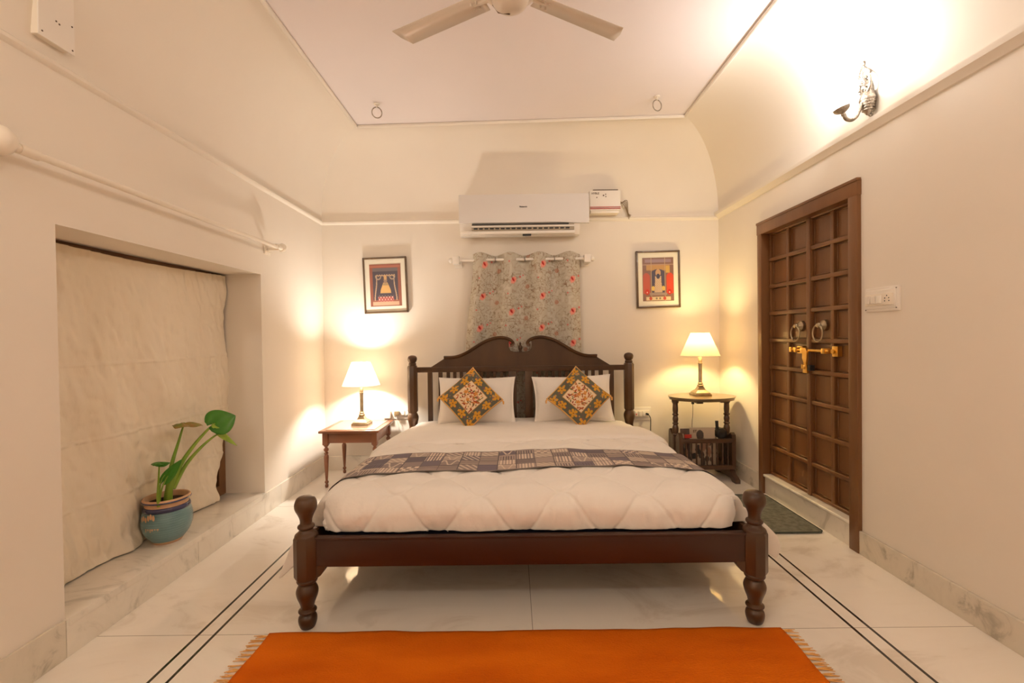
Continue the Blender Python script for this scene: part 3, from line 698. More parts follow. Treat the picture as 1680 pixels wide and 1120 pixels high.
# long bare rod on the left wall
rd = thing('curtain_rod', 'long bare cream curtain rod above the recess in the left wall', 'curtain rod', (-1.67, 2.4, 1.875))
bm = NB(); tube(bm, [(-1.668, 1.60, 1.878), (-1.668, 3.26, 1.872)], .013, 16); obj('pole', bm, M['ivory'], rd)
for y, s in ((1.565, -1), (3.25, 1)):
    bm = NB(); tube(bm, [(-1.668, y-.02, 1.877), (-1.668, y+.045, 1.877)], .018, 16); tube(bm, [(-1.668, y-.038, 1.877), (-1.668, y-.02, 1.877)], .0145, 16); obj('sleeve', bm, M['ivory'], rd)
    yb = y-.028*0+(.0 if s > 0 else -.055); yb = y + (.055 if s > 0 else -.085)
    bm = NB(); prof = [(.0, yb-.044), (.020, yb-.041), (.040, yb-.030), (.050, yb-.008), (.050, yb+.008), (.040, yb+.030), (.022, yb+.041), (0, yb+.044)] if s < 0 else [(.012, yb-.020), (.026, yb-.014), (.033, yb), (.028, yb+.014), (.012, yb+.020), (.0, yb+.021)]
    lathe(bm, prof, -1.668, 0, 24, 'Y', 1.880); obj('finial', bm, M['ivory'], rd)
    yc_ = y - .005 if s > 0 else y - .06
    bm = NB(); box(bm, XL, XL+.012, yc_-.038, yc_+.030, 1.822, 1.900, .003); box(bm, XL+.01, -1.660, yc_-.012, yc_+.012, 1.850, 1.872, .003)
    for q in range(3): box(bm, XL+.01, XL+.016, yc_-.036, yc_+.028, 1.832+q*.012, 1.838+q*.012, .001, 1)
    obj('bracket', bm, M['ivory'], rd)

# ------------------------------------------------------------------ air conditioner
ac = thing('air_conditioner', 'wide silver-white split air conditioner on the wall above the curtain', 'air conditioner', (.1, 4.2, 2.12))
bm = NB(); prism(bm, [(4.20, 2.455), (4.035, 2.455), (4.018, 2.20), (4.035, 2.150), (4.06, 2.116), (4.12, 2.112), (4.20, 2.140)], -.458, .600, 'yz')
obj('casing', bm, M['plastic'], ac, angle=30)
bm = NB(); nn = 24; rows = []
for k in range(nn+1):
    x = -.462+k/nn*1.140; sag = .018*sm(.30, .62, np.array(x))*sm(.70, .45, np.array(x)) ; zb = 2.214 - .010*float(sm(.35, .68, np.array(x)))
    rows.append([bm.verts.new(p) for p in ((x, 4.004, 2.462), (x, 3.992, 2.44), (x, 3.990, 2.30), (x, 3.996, zb), (x, 4.03, zb), (x, 4.04, 2.462))])
for a_, b_ in zip(rows, rows[1:]):
    for k in range(6): bm.faces.new((a_[k], a_[(k+1) % 6], b_[(k+1) % 6], b_[k]))
bm.faces.new(rows[0]); bm.faces.new(rows[-1][::-1]); obj('front_panel', bm, M['ac'], ac, angle=30)
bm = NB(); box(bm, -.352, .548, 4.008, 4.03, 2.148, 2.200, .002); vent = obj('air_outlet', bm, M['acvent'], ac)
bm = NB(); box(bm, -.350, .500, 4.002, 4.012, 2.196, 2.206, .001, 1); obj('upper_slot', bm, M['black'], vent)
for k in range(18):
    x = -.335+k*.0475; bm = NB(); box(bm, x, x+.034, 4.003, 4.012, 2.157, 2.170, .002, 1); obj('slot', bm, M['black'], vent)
bm = NB(); box(bm, -.355, .550, 4.000, 4.020, 2.176, 2.190, .004, 2); obj('louvre', bm, M['plastic'], ac)
bm = NB(); box(bm, -.452, .556, 4.008, 4.05, 2.118, 2.146, .008, 3); obj('lower_lip', bm, M['plastic'], ac)
bm = NB(); box(bm, .095, .17, 4.02, 4.06, 2.106, 2.120, .002); obj('drain_latch', bm, M['black'], ac)
text('nameplate', 'Panasonic', .017, (.103, 3.9885, 2.348), (R(90), 0, 0), M['ink'], ac, bold=.0006)
# stabiliser box beside it
sb = thing('voltage_stabiliser', 'small white stabiliser box with a red stripe beside the air conditioner', 'stabiliser', (.82, 4.2, 2.29))
bm = NB(); box(bm, .700, .978, 4.095, 4.200, 2.334, 2.514, .008, 3); obj('casing', bm, M['plastic'], sb)
bm = NB(); box(bm, .735, .960, 4.11, 4.2, 2.514, 2.526, .002); obj('top_cap', bm, M['frame'], sb)
bm = NB(); box(bm, .702, .976, 4.089, 4.096, 2.346, 2.354, .001, 1); box(bm, .702, .976, 4.089, 4.096, 2.360, 2.367, .001, 1); obj('stripe', bm, M['red_edge'], sb, label='dark red double stripe')
bm = NB(); box(bm, .71, .965, 4.10, 4.2, 2.312, 2.334, .004); obj('lower_tray', bm, M['ivory'], sb)
text('lettering', 'HYBLE', .024, (.752, 4.0935, 2.486), (R(90), 0, 0), M['frame'], sb, bold=.0006)
for r_, x_, z_ in ((.007, .825, 2.468), (.005, .845, 2.478), (.005, .846, 2.457), (.005, .765, 2.450)):
    bm = NB(); lathe(bm, [(r_, 4.092), (r_, 4.096)], x_, 0, 12, 'Y', z_); obj('indicator', bm, M['frame'], sb)
bm = NB()
for q in range(4): tube(bm, smooth_prof([(.985, 4.15, 2.43-q*.01), (1.02+q*.01, 4.16, 2.405+q*.012), (1.045+q*.006, 4.17, 2.36-q*.01), (1.075+q*.006, 4.185, 2.275+q*.012)], 4), .0032, 6)
o = obj('cable', bm, M['stand_wood'], sb, label='loose brown wires')
bm = NB(); box(bm, 1.015, 1.06, 4.176, 4.2, 2.385, 2.43, .004); obj('junction_cap', bm, M['plastic'], sb)

# ------------------------------------------------------------------ framed pictures
def picture(cx, cz, w_, h_, rot, paint, label, mw=.058):
    t = thing('framed_picture', label, 'picture', (cx, 4.2, cz), 'framed pictures on the back wall')
    Rm = Matrix.Rotation(rot, 3, 'Y'); C = Vector((cx, 4.2, cz))
    def turn(bm): bmesh.ops.rotate(bm, verts=bm.verts, cent=C, matrix=Rm); return bm
    W, H = w_/2, h_/2; fw = .016
    bm = NB()
    for q in ((cx-W, cx-W+fw, cz-H, cz+H), (cx+W-fw, cx+W, cz-H, cz+H), (cx-W, cx+W, cz+H-fw, cz+H), (cx-W, cx+W, cz-H, cz-H+fw)): box(bm, q[0], q[1], 4.170, 4.198, q[2], q[3], .004, 2)
    obj('frame', turn(bm), M['frame'], t)
    bm = NB(); box(bm, cx-W+.01, cx+W-.01, 4.182, 4.196, cz-H+.01, cz+H-.01); obj('mount', turn(bm), M['mount'], t)
    n, m_ = 110, 150; g = np.linspace(-1, 1, n)[None, :]*np.ones((m_, 1)); h = np.linspace(1, -1, m_)[:, None]*np.ones((1, n))
    pw, ph = w_/2-mw, h_/2-mw*1.08
    P = np.stack([cx+g*pw, 0*g+4.180, cz+h*ph], -1); P = (P-np.array(C)) @ np.array(Rm).T + np.array(C)
    grid_mesh('print', P, M['paper'], t, colour=paint(g, h))
    return t
def shrine_a(U, V_):
    c = np.zeros(U.shape+(3,)); c[:] = (.30, .11, .075)
    inner = (np.abs(U) < .80) & (V_ < .82) & (V_ > -.70); c[inner] = (.085, .07, .085)
    c[(V_ > .84) & (V_ < .93)] = (.42, .15, .10); c[(V_ > .66) & (V_ < .82) & (np.abs(U) < .8)] = (.17, .14, .14)
    c[(np.abs(V_-.46+.02*np.sin(U*40)) < .028) & (np.abs(U) < .62)] = (.55, .37, .22)
    for s in (-1, 1):
        xx_ = s*(.56+.14*sm(.2, -.7, V_)); c[(np.abs(U-xx_) < .035) & (V_ < .44) & (V_ > -.72)] = (.50, .34, .22)
        c[(np.abs(np.hypot(U-s*.45, V_-.45)-.17) < .03) & (V_ < .44)] = (.40, .30, .22)
    body = (np.abs(U) < .12+.22*sm(.25, -.35, V_)) & (V_ < .12) & (V_ > -.38); c[body] = (.66, .40, .15)
    c[np.hypot(U, (V_-.22)*.8) < .11] = (.30, .20, .14); c[np.hypot(U, (V_-.36)*.9) < .10] = (.58, .34, .15)
    c[(np.abs(U) < .16) & (V_ > -.02) & (V_ < .10)] = (.40, .28, .14)
    c[(V_ < -.55) & (V_ > -.78) & (np.abs(U) < .5)] = (.42, .10, .09)
    fl = (np.sin(U*34)*np.sin(V_*30) > .35) & (V_ < -.50) & (V_ > -.76) & (np.abs(U) < .5); c[fl] = (.66, .48, .38)
    c[(V_ < -.78) & (V_ > -.95) & (np.abs(U) < .85)] = (.60, .38, .25)
    return c
def shrine_b(U, V_):
    c = np.zeros(U.shape+(3,)); c[:] = (.23, .12, .085)
    c[(V_ > .78) & (V_ < .92) & (np.abs(U) < .85)] = (.30, .20, .22); c[(V_ > .66) & (V_ < .70)] = (.42, .26, .18)
    c[(V_ > .42) & (V_ < .66) & (np.abs(U) < .75)] = (.45, .25, .09); c[(V_ > .30) & (V_ < .62) & (U > .5) & (U < .75)] = (.58, .35, .08)
    arch = (np.abs(U) < .46) & (V_ < .25+.22*np.sqrt(np.clip(1-(U/.46)**2, 0, 1))) & (V_ > -.62); c[arch] = (.075, .065, .10)
    for s in (-1, 1):
        pan = (np.abs(U-s*.76) < .22) & (V_ < .30-.9*(np.abs(U-s*.76))**2*3) & (V_ > -.66); c[pan] = (.44, .09, .055) if s < 0 else (.62, .07, .03)
        c[np.hypot(U-s*.72, V_+.58) < .13] = (.50, .03, .02); c[np.hypot(U-s*.72, V_+.60) < .035] = (.80, .60, .50)
        c[(np.hypot(U-s*.33, V_+.42) < .11)] = (.62, .42, .10)
        c[np.abs(U-s*.44) < .025] = (.48, .34, .20)
    bd = (np.abs(U) < .20+.06*sm(0, -.6, V_)) & (V_ < .15) & (V_ > -.60); c[bd] = (.46, .32, .22)
    c[bd & (np.sin(V_*60)*np.sin(U*50) > .3)] = (.62, .48, .34)
    c[np.hypot(U, V_-.30) < .17] = (.50, .30, .16); c[np.hypot(U, (V_-.14)) < .12] = (.05, .05, .09)
    c[(V_ < -.62) & (V_ > -.74) & (np.abs(U) < .55)] = (.32, .24, .20)
    c[(V_ < -.80) & (V_ > -.96) & (np.abs(U) < .78)] = (.66, .52, .32)
    for x_ in (-.5, .40): c[np.hypot((U-x_), (V_+.88)*1.3) < .10] = (.45, .07, .05)
    for x_ in (-.12, .10): c[np.hypot((U-x_), (V_+.88)*1.3) < .06] = (.20, .18, .12)
    return c
picture(-1.166, 1.702, .402, .512, R(-1.6), shrine_a, 'framed painting of a pale bell-shaped figure, hung askew above the square side table')
picture(1.335, 1.722, .400, .522, R(-.7), shrine_b, 'framed shrine painting with red side panels, above the oval-topped table')

# ------------------------------------------------------------------ side table, left
st = thing('side_table', 'square reddish-brown side table with glass-covered top and turned legs', 'side table', (-1.335, 3.92, 0))
TX0, TX1, TY0, TY1 = -1.588, -1.098, 3.665, 4.150; TZ = .470
bm = NB(); box(bm, TX0, TX1, TY0, TY1, TZ-.020, TZ, .005, 3); top = obj('table_top', bm, M['red_wood'], st)
bm = NB(); box(bm, TX0+.045, TX1-.045, TY0+.040, TY1-.040, TZ-.001, TZ+.003, .001, 1); obj('glass_inset', bm, M['pale_inlay'], top, label='pale glass-covered inset panel')
for q in ((TX0+.035, TX1-.035, TY0+.035, TY0+.055), (TX0+.035, TX1-.035, TY1-.055, TY1-.035), (TX0+.035, TX0+.055, TY0+.055, TY1-.055), (TX1-.055, TX1-.035, TY0+.055, TY1-.055)):
    bm = NB(); box(bm, *q, TZ-.105, TZ-.02, .002); obj('apron', bm, M['red_wood'], st)
def turned_leg(x, y):
    bm = NB(); box(bm, x-.022, x+.022, y-.022, y+.022, TZ-.120, TZ-.02, .003)
    pr = smooth_prof([(.010, 0), (.013, .008), (.013, .022), (.008, .030)], 3)+smooth_prof([(.009, .032), (.015, .042), (.015, .05), (.009, .058)], 3)+smooth_prof([(.009, .062), (.011, .09), (.017, .20), (.019, .255), (.013, .270)], 5)+smooth_prof([(.012, .272), (.018, .282), (.011, .292)], 3)+smooth_prof([(.011, .294), (.019, .306), (.019, .318), (.011, .328), (.013, .335), (.021, .345), (.021, .351)], 3)
    lathe(bm, pr, x, y, 18); return bm
for x in (TX0+.045, TX1-.045):
    for y in (TY0+.045, TY1-.045): obj('leg', turned_leg(x, y), M['red_wood'], st)

# ------------------------------------------------------------------ oval stand with magazine rack, right
OX, OY, OZ = 1.590, 3.86, .690
sd_ = thing('magazine_stand', 'dark oval-topped magazine stand with spindled rack in the back corner', 'side table', (OX, OY, 0))
bm = NB(); prof = smooth_prof([(.0, .664), (.90, .664), (.955, .668), (.985, .677), (1.0, .682), (.985, .690), (.94, .693), (.0, .693)], 3)
lathe(bm, [(r*.272, h) for r, h in prof], OX, OY, 64, sy=.74); 
obj('table_top', bm, M['stand_wood'], sd_)
bm = NB(); box(bm, OX-.10, OX-.05, OY-.16, OY+.16, .648, .665, .004); box(bm, OX+.11, OX+.16, OY-.12, OY+.12, .648, .665, .004); obj('batten', bm, M['stand_dark'], sd_)
def post(x):
    bm = NB(); P_ = [(.026, .66), (.030, .648), (.026, .640)]
    pr = [(.022, .36), (.026, .368), (.020, .376)] + smooth_prof([(.022, .38), (.026, .42), (.018, .45)], 3) + smooth_prof([(.020, .452), (.026, .462), (.018, .472)], 3) + smooth_prof([(.019, .474), (.024, .50), (.018, .525)], 3) + smooth_prof([(.020, .527), (.027, .536), (.020, .545)], 2)+smooth_prof([(.019, .547), (.023, .58), (.021, .625), (.026, .635), (.030, .648), (.030, .662)], 3)
    lathe(bm, pr, x, OY, 20); box(bm, x-.028, x+.028, OY-.026, OY+.026, .10, .362, .004)
    obj('post', bm, M['stand_dark'], sd_)
    bm = NB(); prism(bm, [(OY-.19, 0), (OY-.19, .028), (OY-.16, .045), (OY-.12, .060), (OY-.09, .10), (OY+.09, .10), (OY+.12, .060), (OY+.16, .045), (OY+.19, .028), (OY+.19, 0), (OY+.13, 0), (OY+.10, .022), (OY-.10, .022), (OY-.13, 0)], x-.020, x+.020, 'yz'); obj('foot', bm, M['stand_dark'], sd_)
PXL, PXR = OX-.222, OX+.212
post(PXL); post(PXR)
for s in (-1, 1):
    yf = OY+s*.115
    bm = NB(); box(bm, PXL, PXR, yf-.013, yf+.013, .318, .352, .004); obj('rack_rail', bm, M['stand_dark'], sd_)
    bm = NB(); box(bm, PXL, PXR, yf-.013, yf+.013, .100, .135, .004); obj('rack_rail', bm, M['stand_dark'], sd_)
    for k in range(9):
        x = PXL+.045+k*.043
        bm = NB(); lathe(bm, smooth_prof([(.006, .13), (.008, .16), (.006, .22), (.009, .235), (.006, .25), (.008, .29), (.006, .325)], 2), x, yf, 10); obj('spindle', bm, M['stand_dark'], sd_)
    for x in (PXL, PXR):
        bm = NB(); prism(bm, [(yf-s*.02, .10), (yf+s*.013, .10), (yf+s*.013, .345), (yf+s*.008, .385), (yf-s*.02, .40), (yf-s*.05, .37), (OY+s*.02, .35), (OY+s*.02, .10)], x-.016, x+.016, 'yz'); obj('end_panel', bm, M['stand_dark'], sd_)
bm = NB(); box(bm, PXL, PXR, OY-.105, OY+.105, .100, .116); obj('rack_floor', bm, M['stand_dark'], sd_)
# magazines and a hair dryer in the rack
def mag_paint(seed, base):
    def fn(U, V_):
        rs = np.random.RandomState(seed); c = np.zeros(U.shape+(3,)); c[:] = base
        for q in range(16):
            cx, cy = rs.uniform(-.8, .8), rs.uniform(-.9, .70); a_, b_ = rs.uniform(.08, .3), rs.uniform(.1, .35)
            c[((U-cx)/a_)**2+((V_-cy)/b_)**2 < 1] = [(.10, .08, .07), (.42, .24, .17), (.05, .05, .05), (.30, .24, .2), (.55, .42, .32)][rs.randint(5)]
        return c
    return fn
def magazine(x0, x1, y, z0, z1, th, lean, seed, base, label):
    t = thing('magazine', label, 'magazine', ((x0+x1)/2, y, z0), 'magazines in the rack')
    Rm = Matrix.Rotation(lean, 3, 'X'); C = Vector(((x0+x1)/2, y, z0))
    bm = NB(); box(bm, x0, x1, y-th/2, y+th/2, z0, z1, .0015, 1); bmesh.ops.rotate(bm, verts=bm.verts, cent=C, matrix=Rm); obj('pages', bm, M['mount'], t)
    g = np.linspace(-1, 1, 60)[None, :]*np.ones((70, 1)); h = np.linspace(1, -1, 70)[:, None]*np.ones((1, 60))
    P = np.stack([(x0+x1)/2+g*(x1-x0)/2, 0*g+y-th/2-.0012, (z0+z1)/2+h*(z1-z0)/2], -1); P = (P-np.array(C)) @ np.array(Rm).T+np.array(C)
    cv = grid_mesh('cover', P, M['paper'], t, colour=mag_paint(seed, base)(g, h))
    return t
mg = magazine(1.470, 1.680, 3.800, .120, .432, .008, R(-4), 3, (.58, .47, .36), 'open-faced magazine with grey pictures standing tallest in the rack')
text('headline', 'ST', .030, (1.497, 3.7715, .410), (R(94), 0, 0), M['frame'], mg, bold=.001)
magazine(1.390, 1.468, 3.800, .120, .425, .010, R(-4), 8, (.09, .06, .05), 'dark magazine at the end of the rack nearest the bed, with a red edge')
magazine(1.42, 1.70, 3.845, .120, .410, .012, R(-2), 14, (.45, .36, .28), 'pale magazine low in the rack, behind the tallest one')
magazine(1.43, 1.72, 3.885, .120, .330, .014, R(2), 21, (.20, .15, .13), 'rearmost brown magazine in the rack')
bm = NB(); box(bm, 1.410, 1.468, 3.764, 3.774, .355, .385, .002, 1)
o = obj('red_booklet', bm, M['red']); tag(o, 'slim red booklet corner poking out of the rack beside the dark magazine', 'booklet')
hd = thing('hair_dryer', 'black rounded hair dryer with upright handle tucked in the magazine rack', 'hair dryer', (1.725, 3.85, .12))
bm = NB(); lathe(bm, smooth_prof([(.0, 3.80), (.034, 3.795), (.045, 3.81), (.045, 3.87), (.034, 3.90), (0, 3.905)], 4), 1.735, 0, 22, 'Y', .380); obj('barrel', bm, M['black'], hd)
bm = NB(); tube(bm, [(1.712, 3.825, .38), (1.704, 3.825, .44), (1.702, 3.825, .485)], [.015, .0125, .0135], 12); obj('handle', bm, M['black'], hd)

# ------------------------------------------------------------------ table lamps
def table_lamp(x, y, z, label, shade_r, stem, light, flat=1.0, top_z=.0):
    t = thing('table_lamp', label, 'lamp', (x, y, z), 'lit bedside lamps')
    bm = NB(); box(bm, x-.070, x+.070, y-.070, y+.070, z, z+.018, .003)
    prev = None                                     # square base drawn up in an ogee
    prof = [(.062, .018), (.060, .026), (.050, .036), (.034, .048), (.026, .062), (.022, .075)]
    for r_, h_ in prof:
        ring = [bm.verts.new((x+a*r_, y+b*r_, z+h_)) for a, b in ((-1, -1), (1, -1), (1, 1), (-1, 1))]
        if prev:
            for k in range(4): bm.faces.new((prev[k], prev[(k+1) % 4], ring[(k+1) % 4], ring[k]))
        prev = ring
    bm.faces.new(prev); obj('base', bm, stem, t, angle=18)
    bm = NB(); lathe(bm, smooth_prof([(.018, .072), (.026, .080), (.026, .088), (.016, .094)], 3)+[(.019, .098), (.022, .104), (.016, .110), (.0155, .112), (.0155, .268), (.020, .270), (.020, .277), (.015, .279), (.014, .340), (.010, .345), (.009, .355)] , x, y, 22)
    for v in bm.verts: v.co.z += z
    obj('stem', bm, stem, t)
    z0_, z1_ = (.338, .535); r0_, r1_ = shade_r
    bm = NB(); n = 48; rings = []
    for i in range(9):
        q = i/8; rr_ = r0_+(r1_-r0_)*q; rings.append([bm.verts.new((x+rr_*math.cos(2*math.pi*k/n), y+rr_*math.sin(2*math.pi*k/n), z+z0_+(z1_-z0_)*q)) for k in range(n)])
    for a, b in zip(rings, rings[1:]):
        for k in range(n): bm.faces.new((a[k], a[(k+1) % n], b[(k+1) % n], b[k]))
    sh = obj('lamp_shade', bm, M['shade'], t); 
    bm = NB(); tube(bm, ring_pts((x, y, z+z0_), r0_, 48, 'z'), .0022, 6, True); obj('rim', bm, M['mount'], sh)
    bm = NB(); tube(bm, ring_pts((x, y, z+z1_), r1_, 48, 'z'), .0022, 6, True); obj('rim', bm, M['mount'], sh)
    bm = NB(); lathe(bm, smooth_prof([(.010, .345), (.012, .36), (.020, .375), (.021, .390), (.013, .402), (0, .406)], 4), x, y, 16)
    for v in bm.verts: v.co.z += z
    obj('bulb', bm, bulb_mat('lit_bulb', light[1], 4), t)
    lamp_light('lamp_glow', (x, y, z+.462), light[0], light[1], .035, t)
    return t
table_lamp(-1.318, 3.925, TZ+.003, 'lit brass column lamp on the square side table left of the bed', (.158, .078), M['old_brass'], LAMP_LEFT)
table_lamp(1.592, 3.885, OZ+.0032, 'lit brass column lamp on the oval-topped stand, its shade glowing yellow', (.160, .074), M['old_brass'], LAMP_RIGHT)
bm = NB(); tube(bm, smooth_prof([(1.60, 4.07, .70), (1.60, 4.085, .665), (1.603, 4.08, .60), (1.598, 4.07, .50), (1.594, 4.08, .40), (1.60, 4.10, .2), (1.60, 4.12, .15)], 4), .0022, 6)
o = obj('lamp_cord', bm, M['black']); tag(o, 'thin dark lamp cord with inline switch hanging behind the oval-topped stand', 'cord')
bm = NB(); box(bm, 1.592, 1.613, 4.068, 4.090, .588, .640, .005, 3); obj('inline_switch', bm, M['black'], o)

# ------------------------------------------------------------------ wall sconce
def sconce(y, label, sx=-1, light=SCONCE, xw=XR):
    """sx: direction into the room"""
    t = thing('wall_sconce', label, 'wall lamp', (xw, y, 2.34))
    X_ = lambda d: xw+sx*d
    bm = NB(); lathe(bm, smooth_prof([(.0, 2.345), (.010, 2.352), (.022, 2.375), (.034, 2.41), (.038, 2.43), (.030, 2.455), (.022, 2.47)], 4), X_(.036), y, 22)
    for k in range(5): tube(bm, ring_pts((X_(.036), y, 2.372+k*.013), .024+k*.0032, 20, 'z'), .0032, 6, True)
    obj('urn', bm, M['steel'], t)
    bm = NB()      # cast scrollwork above the urn, standing clear of the curving wall
    tube(bm, smooth_prof([(X_(.050), y-.01, 2.455), (X_(.052), y-.036, 2.485), (X_(.056), y-.040, 2.525), (X_(.060), y-.020, 2.560), (X_(.066), y+.004, 2.588), (X_(.068), y+.0, 2.604)], 4), .0075, 8)
    tube(bm, smooth_prof([(X_(.050), y+.01, 2.455), (X_(.052), y+.036, 2.482), (X_(.054), y+.026, 2.512), (X_(.056), y-.008, 2.502), (X_(.058), y+.002, 2.535), (X_(.062), y+.028, 2.558), (X_(.066), y+.012, 2.590)], 4), .0075, 8)
    tube(bm, smooth_prof([(X_(.050), y-.020, 2.470), (X_(.060), y-.004, 2.485), (X_(.060), y+.014, 2.470)], 4), .0060, 8)
    for k in range(7):
        zz_ = 2.462+k*.016; yy_ = y+.020*math.sin(k*1.9); tube(bm, [(X_(.046), yy_, zz_), (X_(.066), yy_+.006, zz_+.004)], [.010, .004], 8)
    lathe(bm, smooth_prof([(0, 2.596), (.010, 2.602), (.012, 2.610), (.006, 2.620), (0, 2.624)], 3), X_(.068), y, 12)
    box(bm, min(X_(0), X_(.044)), max(X_(0), X_(.044)), y-.014, y+.014, 2.372, 2.56, .006, 2)
    obj('back_plate', bm, M['steel'], t)
    bm = NB(); tube(bm, smooth_prof([(X_(.02), y, 2.385), (X_(.045), y, 2.405), (X_(.070), y, 2.400), (X_(.082), y, 2.370), (X_(.098), y, 2.338), (X_(.125), y, 2.322), (X_(.150), y, 2.330), (X_(.160), y, 2.350)], 5), .0095, 10)
    tube(bm, smooth_prof([(X_(.050), y, 2.403), (X_(.040), y, 2.375), (X_(.030), y, 2.350), (X_(.018), y, 2.345), (X_(.015), y, 2.356)], 4), .0065, 8)
    tube(bm, smooth_prof([(X_(.072), y, 2.40), (X_(.062), y, 2.43), (X_(.050), y, 2.445), (X_(.046), y, 2.436)], 4), .0055, 8)
    obj('arm', bm, M['steel'], t)
    C = Vector((X_(.160), y, 2.345)); Rm = Matrix.Rotation(sx*R(20), 3, 'Y')
    bm = NB(); lathe(bm, [(C.z and .006, 0), (.012, .004), (.010, .014), (.026, .022), (.036, .032), (.038, .044), (.030, .046)], 0, 0, 22)
    bmesh.ops.rotate(bm, verts=bm.verts, cent=(0, 0, 0), matrix=Rm); bmesh.ops.translate(bm, verts=bm.verts, vec=C); obj('shade_holder', bm, M['steel'], t)
    bm = NB(); n = 40; rings = []
    for h_, r_ in ((.040, .026), (.052, .038), (.070, .048), (.090, .056), (.108, .066), (.122, .084), (.128, .094)):
        rings.append([bm.verts.new((r_*(1+.07*math.cos(6*2*math.pi*k/n)*(h_ > .08))*math.cos(2*math.pi*k/n), r_*(1+.07*math.cos(6*2*math.pi*k/n)*(h_ > .08))*math.sin(2*math.pi*k/n), h_+(.006*math.cos(12*math.pi*k/n) if h_ > .1 else 0))) for k in range(n)])
    for a, b in zip(rings, rings[1:]):
        for k in range(n): bm.faces.new((a[k], a[(k+1) % n], b[(k+1) % n], b[k]))
    bmesh.ops.rotate(bm, verts=bm.verts, cent=(0, 0, 0), matrix=Rm); bmesh.ops.translate(bm, verts=bm.verts, vec=C); obj('glass_shade', bm, M['glow'], t)
    p = Rm @ Vector((0, 0, .175)) + C
    lamp_light('sconce_glow', p, light[0], light[1], .05, t)
    return t
sconce(2.392, 'ornate nickel wall sconce with glowing tulip shade above the cornice by the door')
sconce(-.55, 'added fill sconce further along the door wall, unseen behind the viewer', light=FILL_DOOR_WALL)  # copy of the sconce, added out of view to brighten the room
sconce(-.55, 'added fill sconce on the window wall, unseen behind the viewer', 1, FILL_WINDOW_WALL, XL)  # second added fill sconce, also out of view

# ------------------------------------------------------------------ ceiling fan
fn = thing('ceiling_fan', 'ivory three-bladed ceiling fan above the bed', 'ceiling fan', (.006, 1.88, ZC+lip))
fc = (.006, 1.905)
bm = NB(); lathe(bm, smooth_prof([(.0, 2.572), (.045, 2.580), (.072, 2.600), (.082, 2.630)], 4)+smooth_prof([(.086, 2.632), (.105, 2.640), (.118, 2.665), (.112, 2.70), (.085, 2.725), (.03, 2.735), (.018, 2.74)], 4), *fc, 40); hub = obj('motor_housing', bm, M['fan'], fn)
bm = NB(); tube(bm, ring_pts((*fc, 2.630), .083, 40, 'z'), .006, 8, True); obj('cover_ring', bm, M['fan'], hub)
bm = NB(); tube(bm, [(.004, 1.93, 2.572), (-.045, 1.945, 2.590), (-.068, 1.94, 2.620)], .0028, 6); obj('pull_wire', bm, M['frame'], hub, label='brown twist of wire')
bm = NB(); lathe(bm, [(.013, 2.73), (.013, 2.90)], *fc, 14); obj('down_rod', bm, M['fan'], fn)
bm = NB(); lathe(bm, smooth_prof([(.016, 2.86), (.045, 2.90), (.060, 2.95), (.060, ZC+lip)], 4), *fc, 24); obj('canopy', bm, M['fan'], fn)
for a in (151, 29, 270):
    bm = NB(); n = 16; rows = []
    for k in range(n+1):
        q = k/n; r_ = .125+q*.475; wd = .045+.008*q; tw = R(9-3*q); cut = .012*q**6
        ra, rb = r_+(0.018 if q > .97 else 0)-cut, r_-(0.030 if q > .97 else 0)
        rows.append([(ra, wd*math.cos(tw), wd*math.sin(tw)), (r_, 0, .004), (rb, -wd*math.cos(tw), -wd*math.sin(tw))])
    A_ = R(a); vs_ = [[bm.verts.new((fc[0]+p[0]*math.cos(A_)-p[1]*math.sin(A_), fc[1]+p[0]*math.sin(A_)+p[1]*math.cos(A_), 2.650+p[2])) for p in row] for row in rows]
    for x_, y_ in zip(vs_, vs_[1:]):
        for k in range(2): bm.faces.new((x_[k], x_[k+1], y_[k+1], y_[k]))
    b = obj('blade', bm, M['fan'], fn); s_ = b.modifiers.new('thickness', 'SOLIDIFY'); s_.thickness = .003
    bm = NB(); d = Vector((math.cos(A_), math.sin(A_), 0)); p = Vector((*fc, 2.655))
    tube(bm, [p+d*.09, p+d*.15, p+d*.19], [.012, .010, .006], 8)
    for q in (.16, .185): 
        for s in (-1, 1): c_ = p+d*q+Vector((-d.y, d.x, 0))*s*.016; lathe(bm, [(.005, c_.z-.014), (.005, c_.z+.004)], c_.x, c_.y, 8)
    obj('blade_bracket', bm, M['fan'], b)

# ------------------------------------------------------------------ ceiling hooks
for x, y, lab in ((-.998, 3.423, 'iron ring hook in the ceiling on the window side'), (1.082, 3.376, 'iron ring hook in the ceiling on the door side')):
    zt = ZC+lip
    t = thing('ceiling_hook', lab, 'hook', (x, y, zt), 'ring hooks in the ceiling')
    bm = NB(); lathe(bm, [(.022, zt), (.022, zt-.006), (.010, zt-.012)], x, y, 14); tube(bm, ring_pts((x, y, zt-.018), .011, 14, 'x'), .0035, 6, True); obj('eye_plate', bm, M['ivory'], t)
    bm = NB(); tube(bm, [(x+.036*math.cos(q)*.95, y+.010*math.cos(q), zt-.066+.040*math.sin(q)) for q in np.linspace(0, 2*math.pi, 26, endpoint=False)], .0042, 8, True); obj('ring', bm, M['steel'], t)

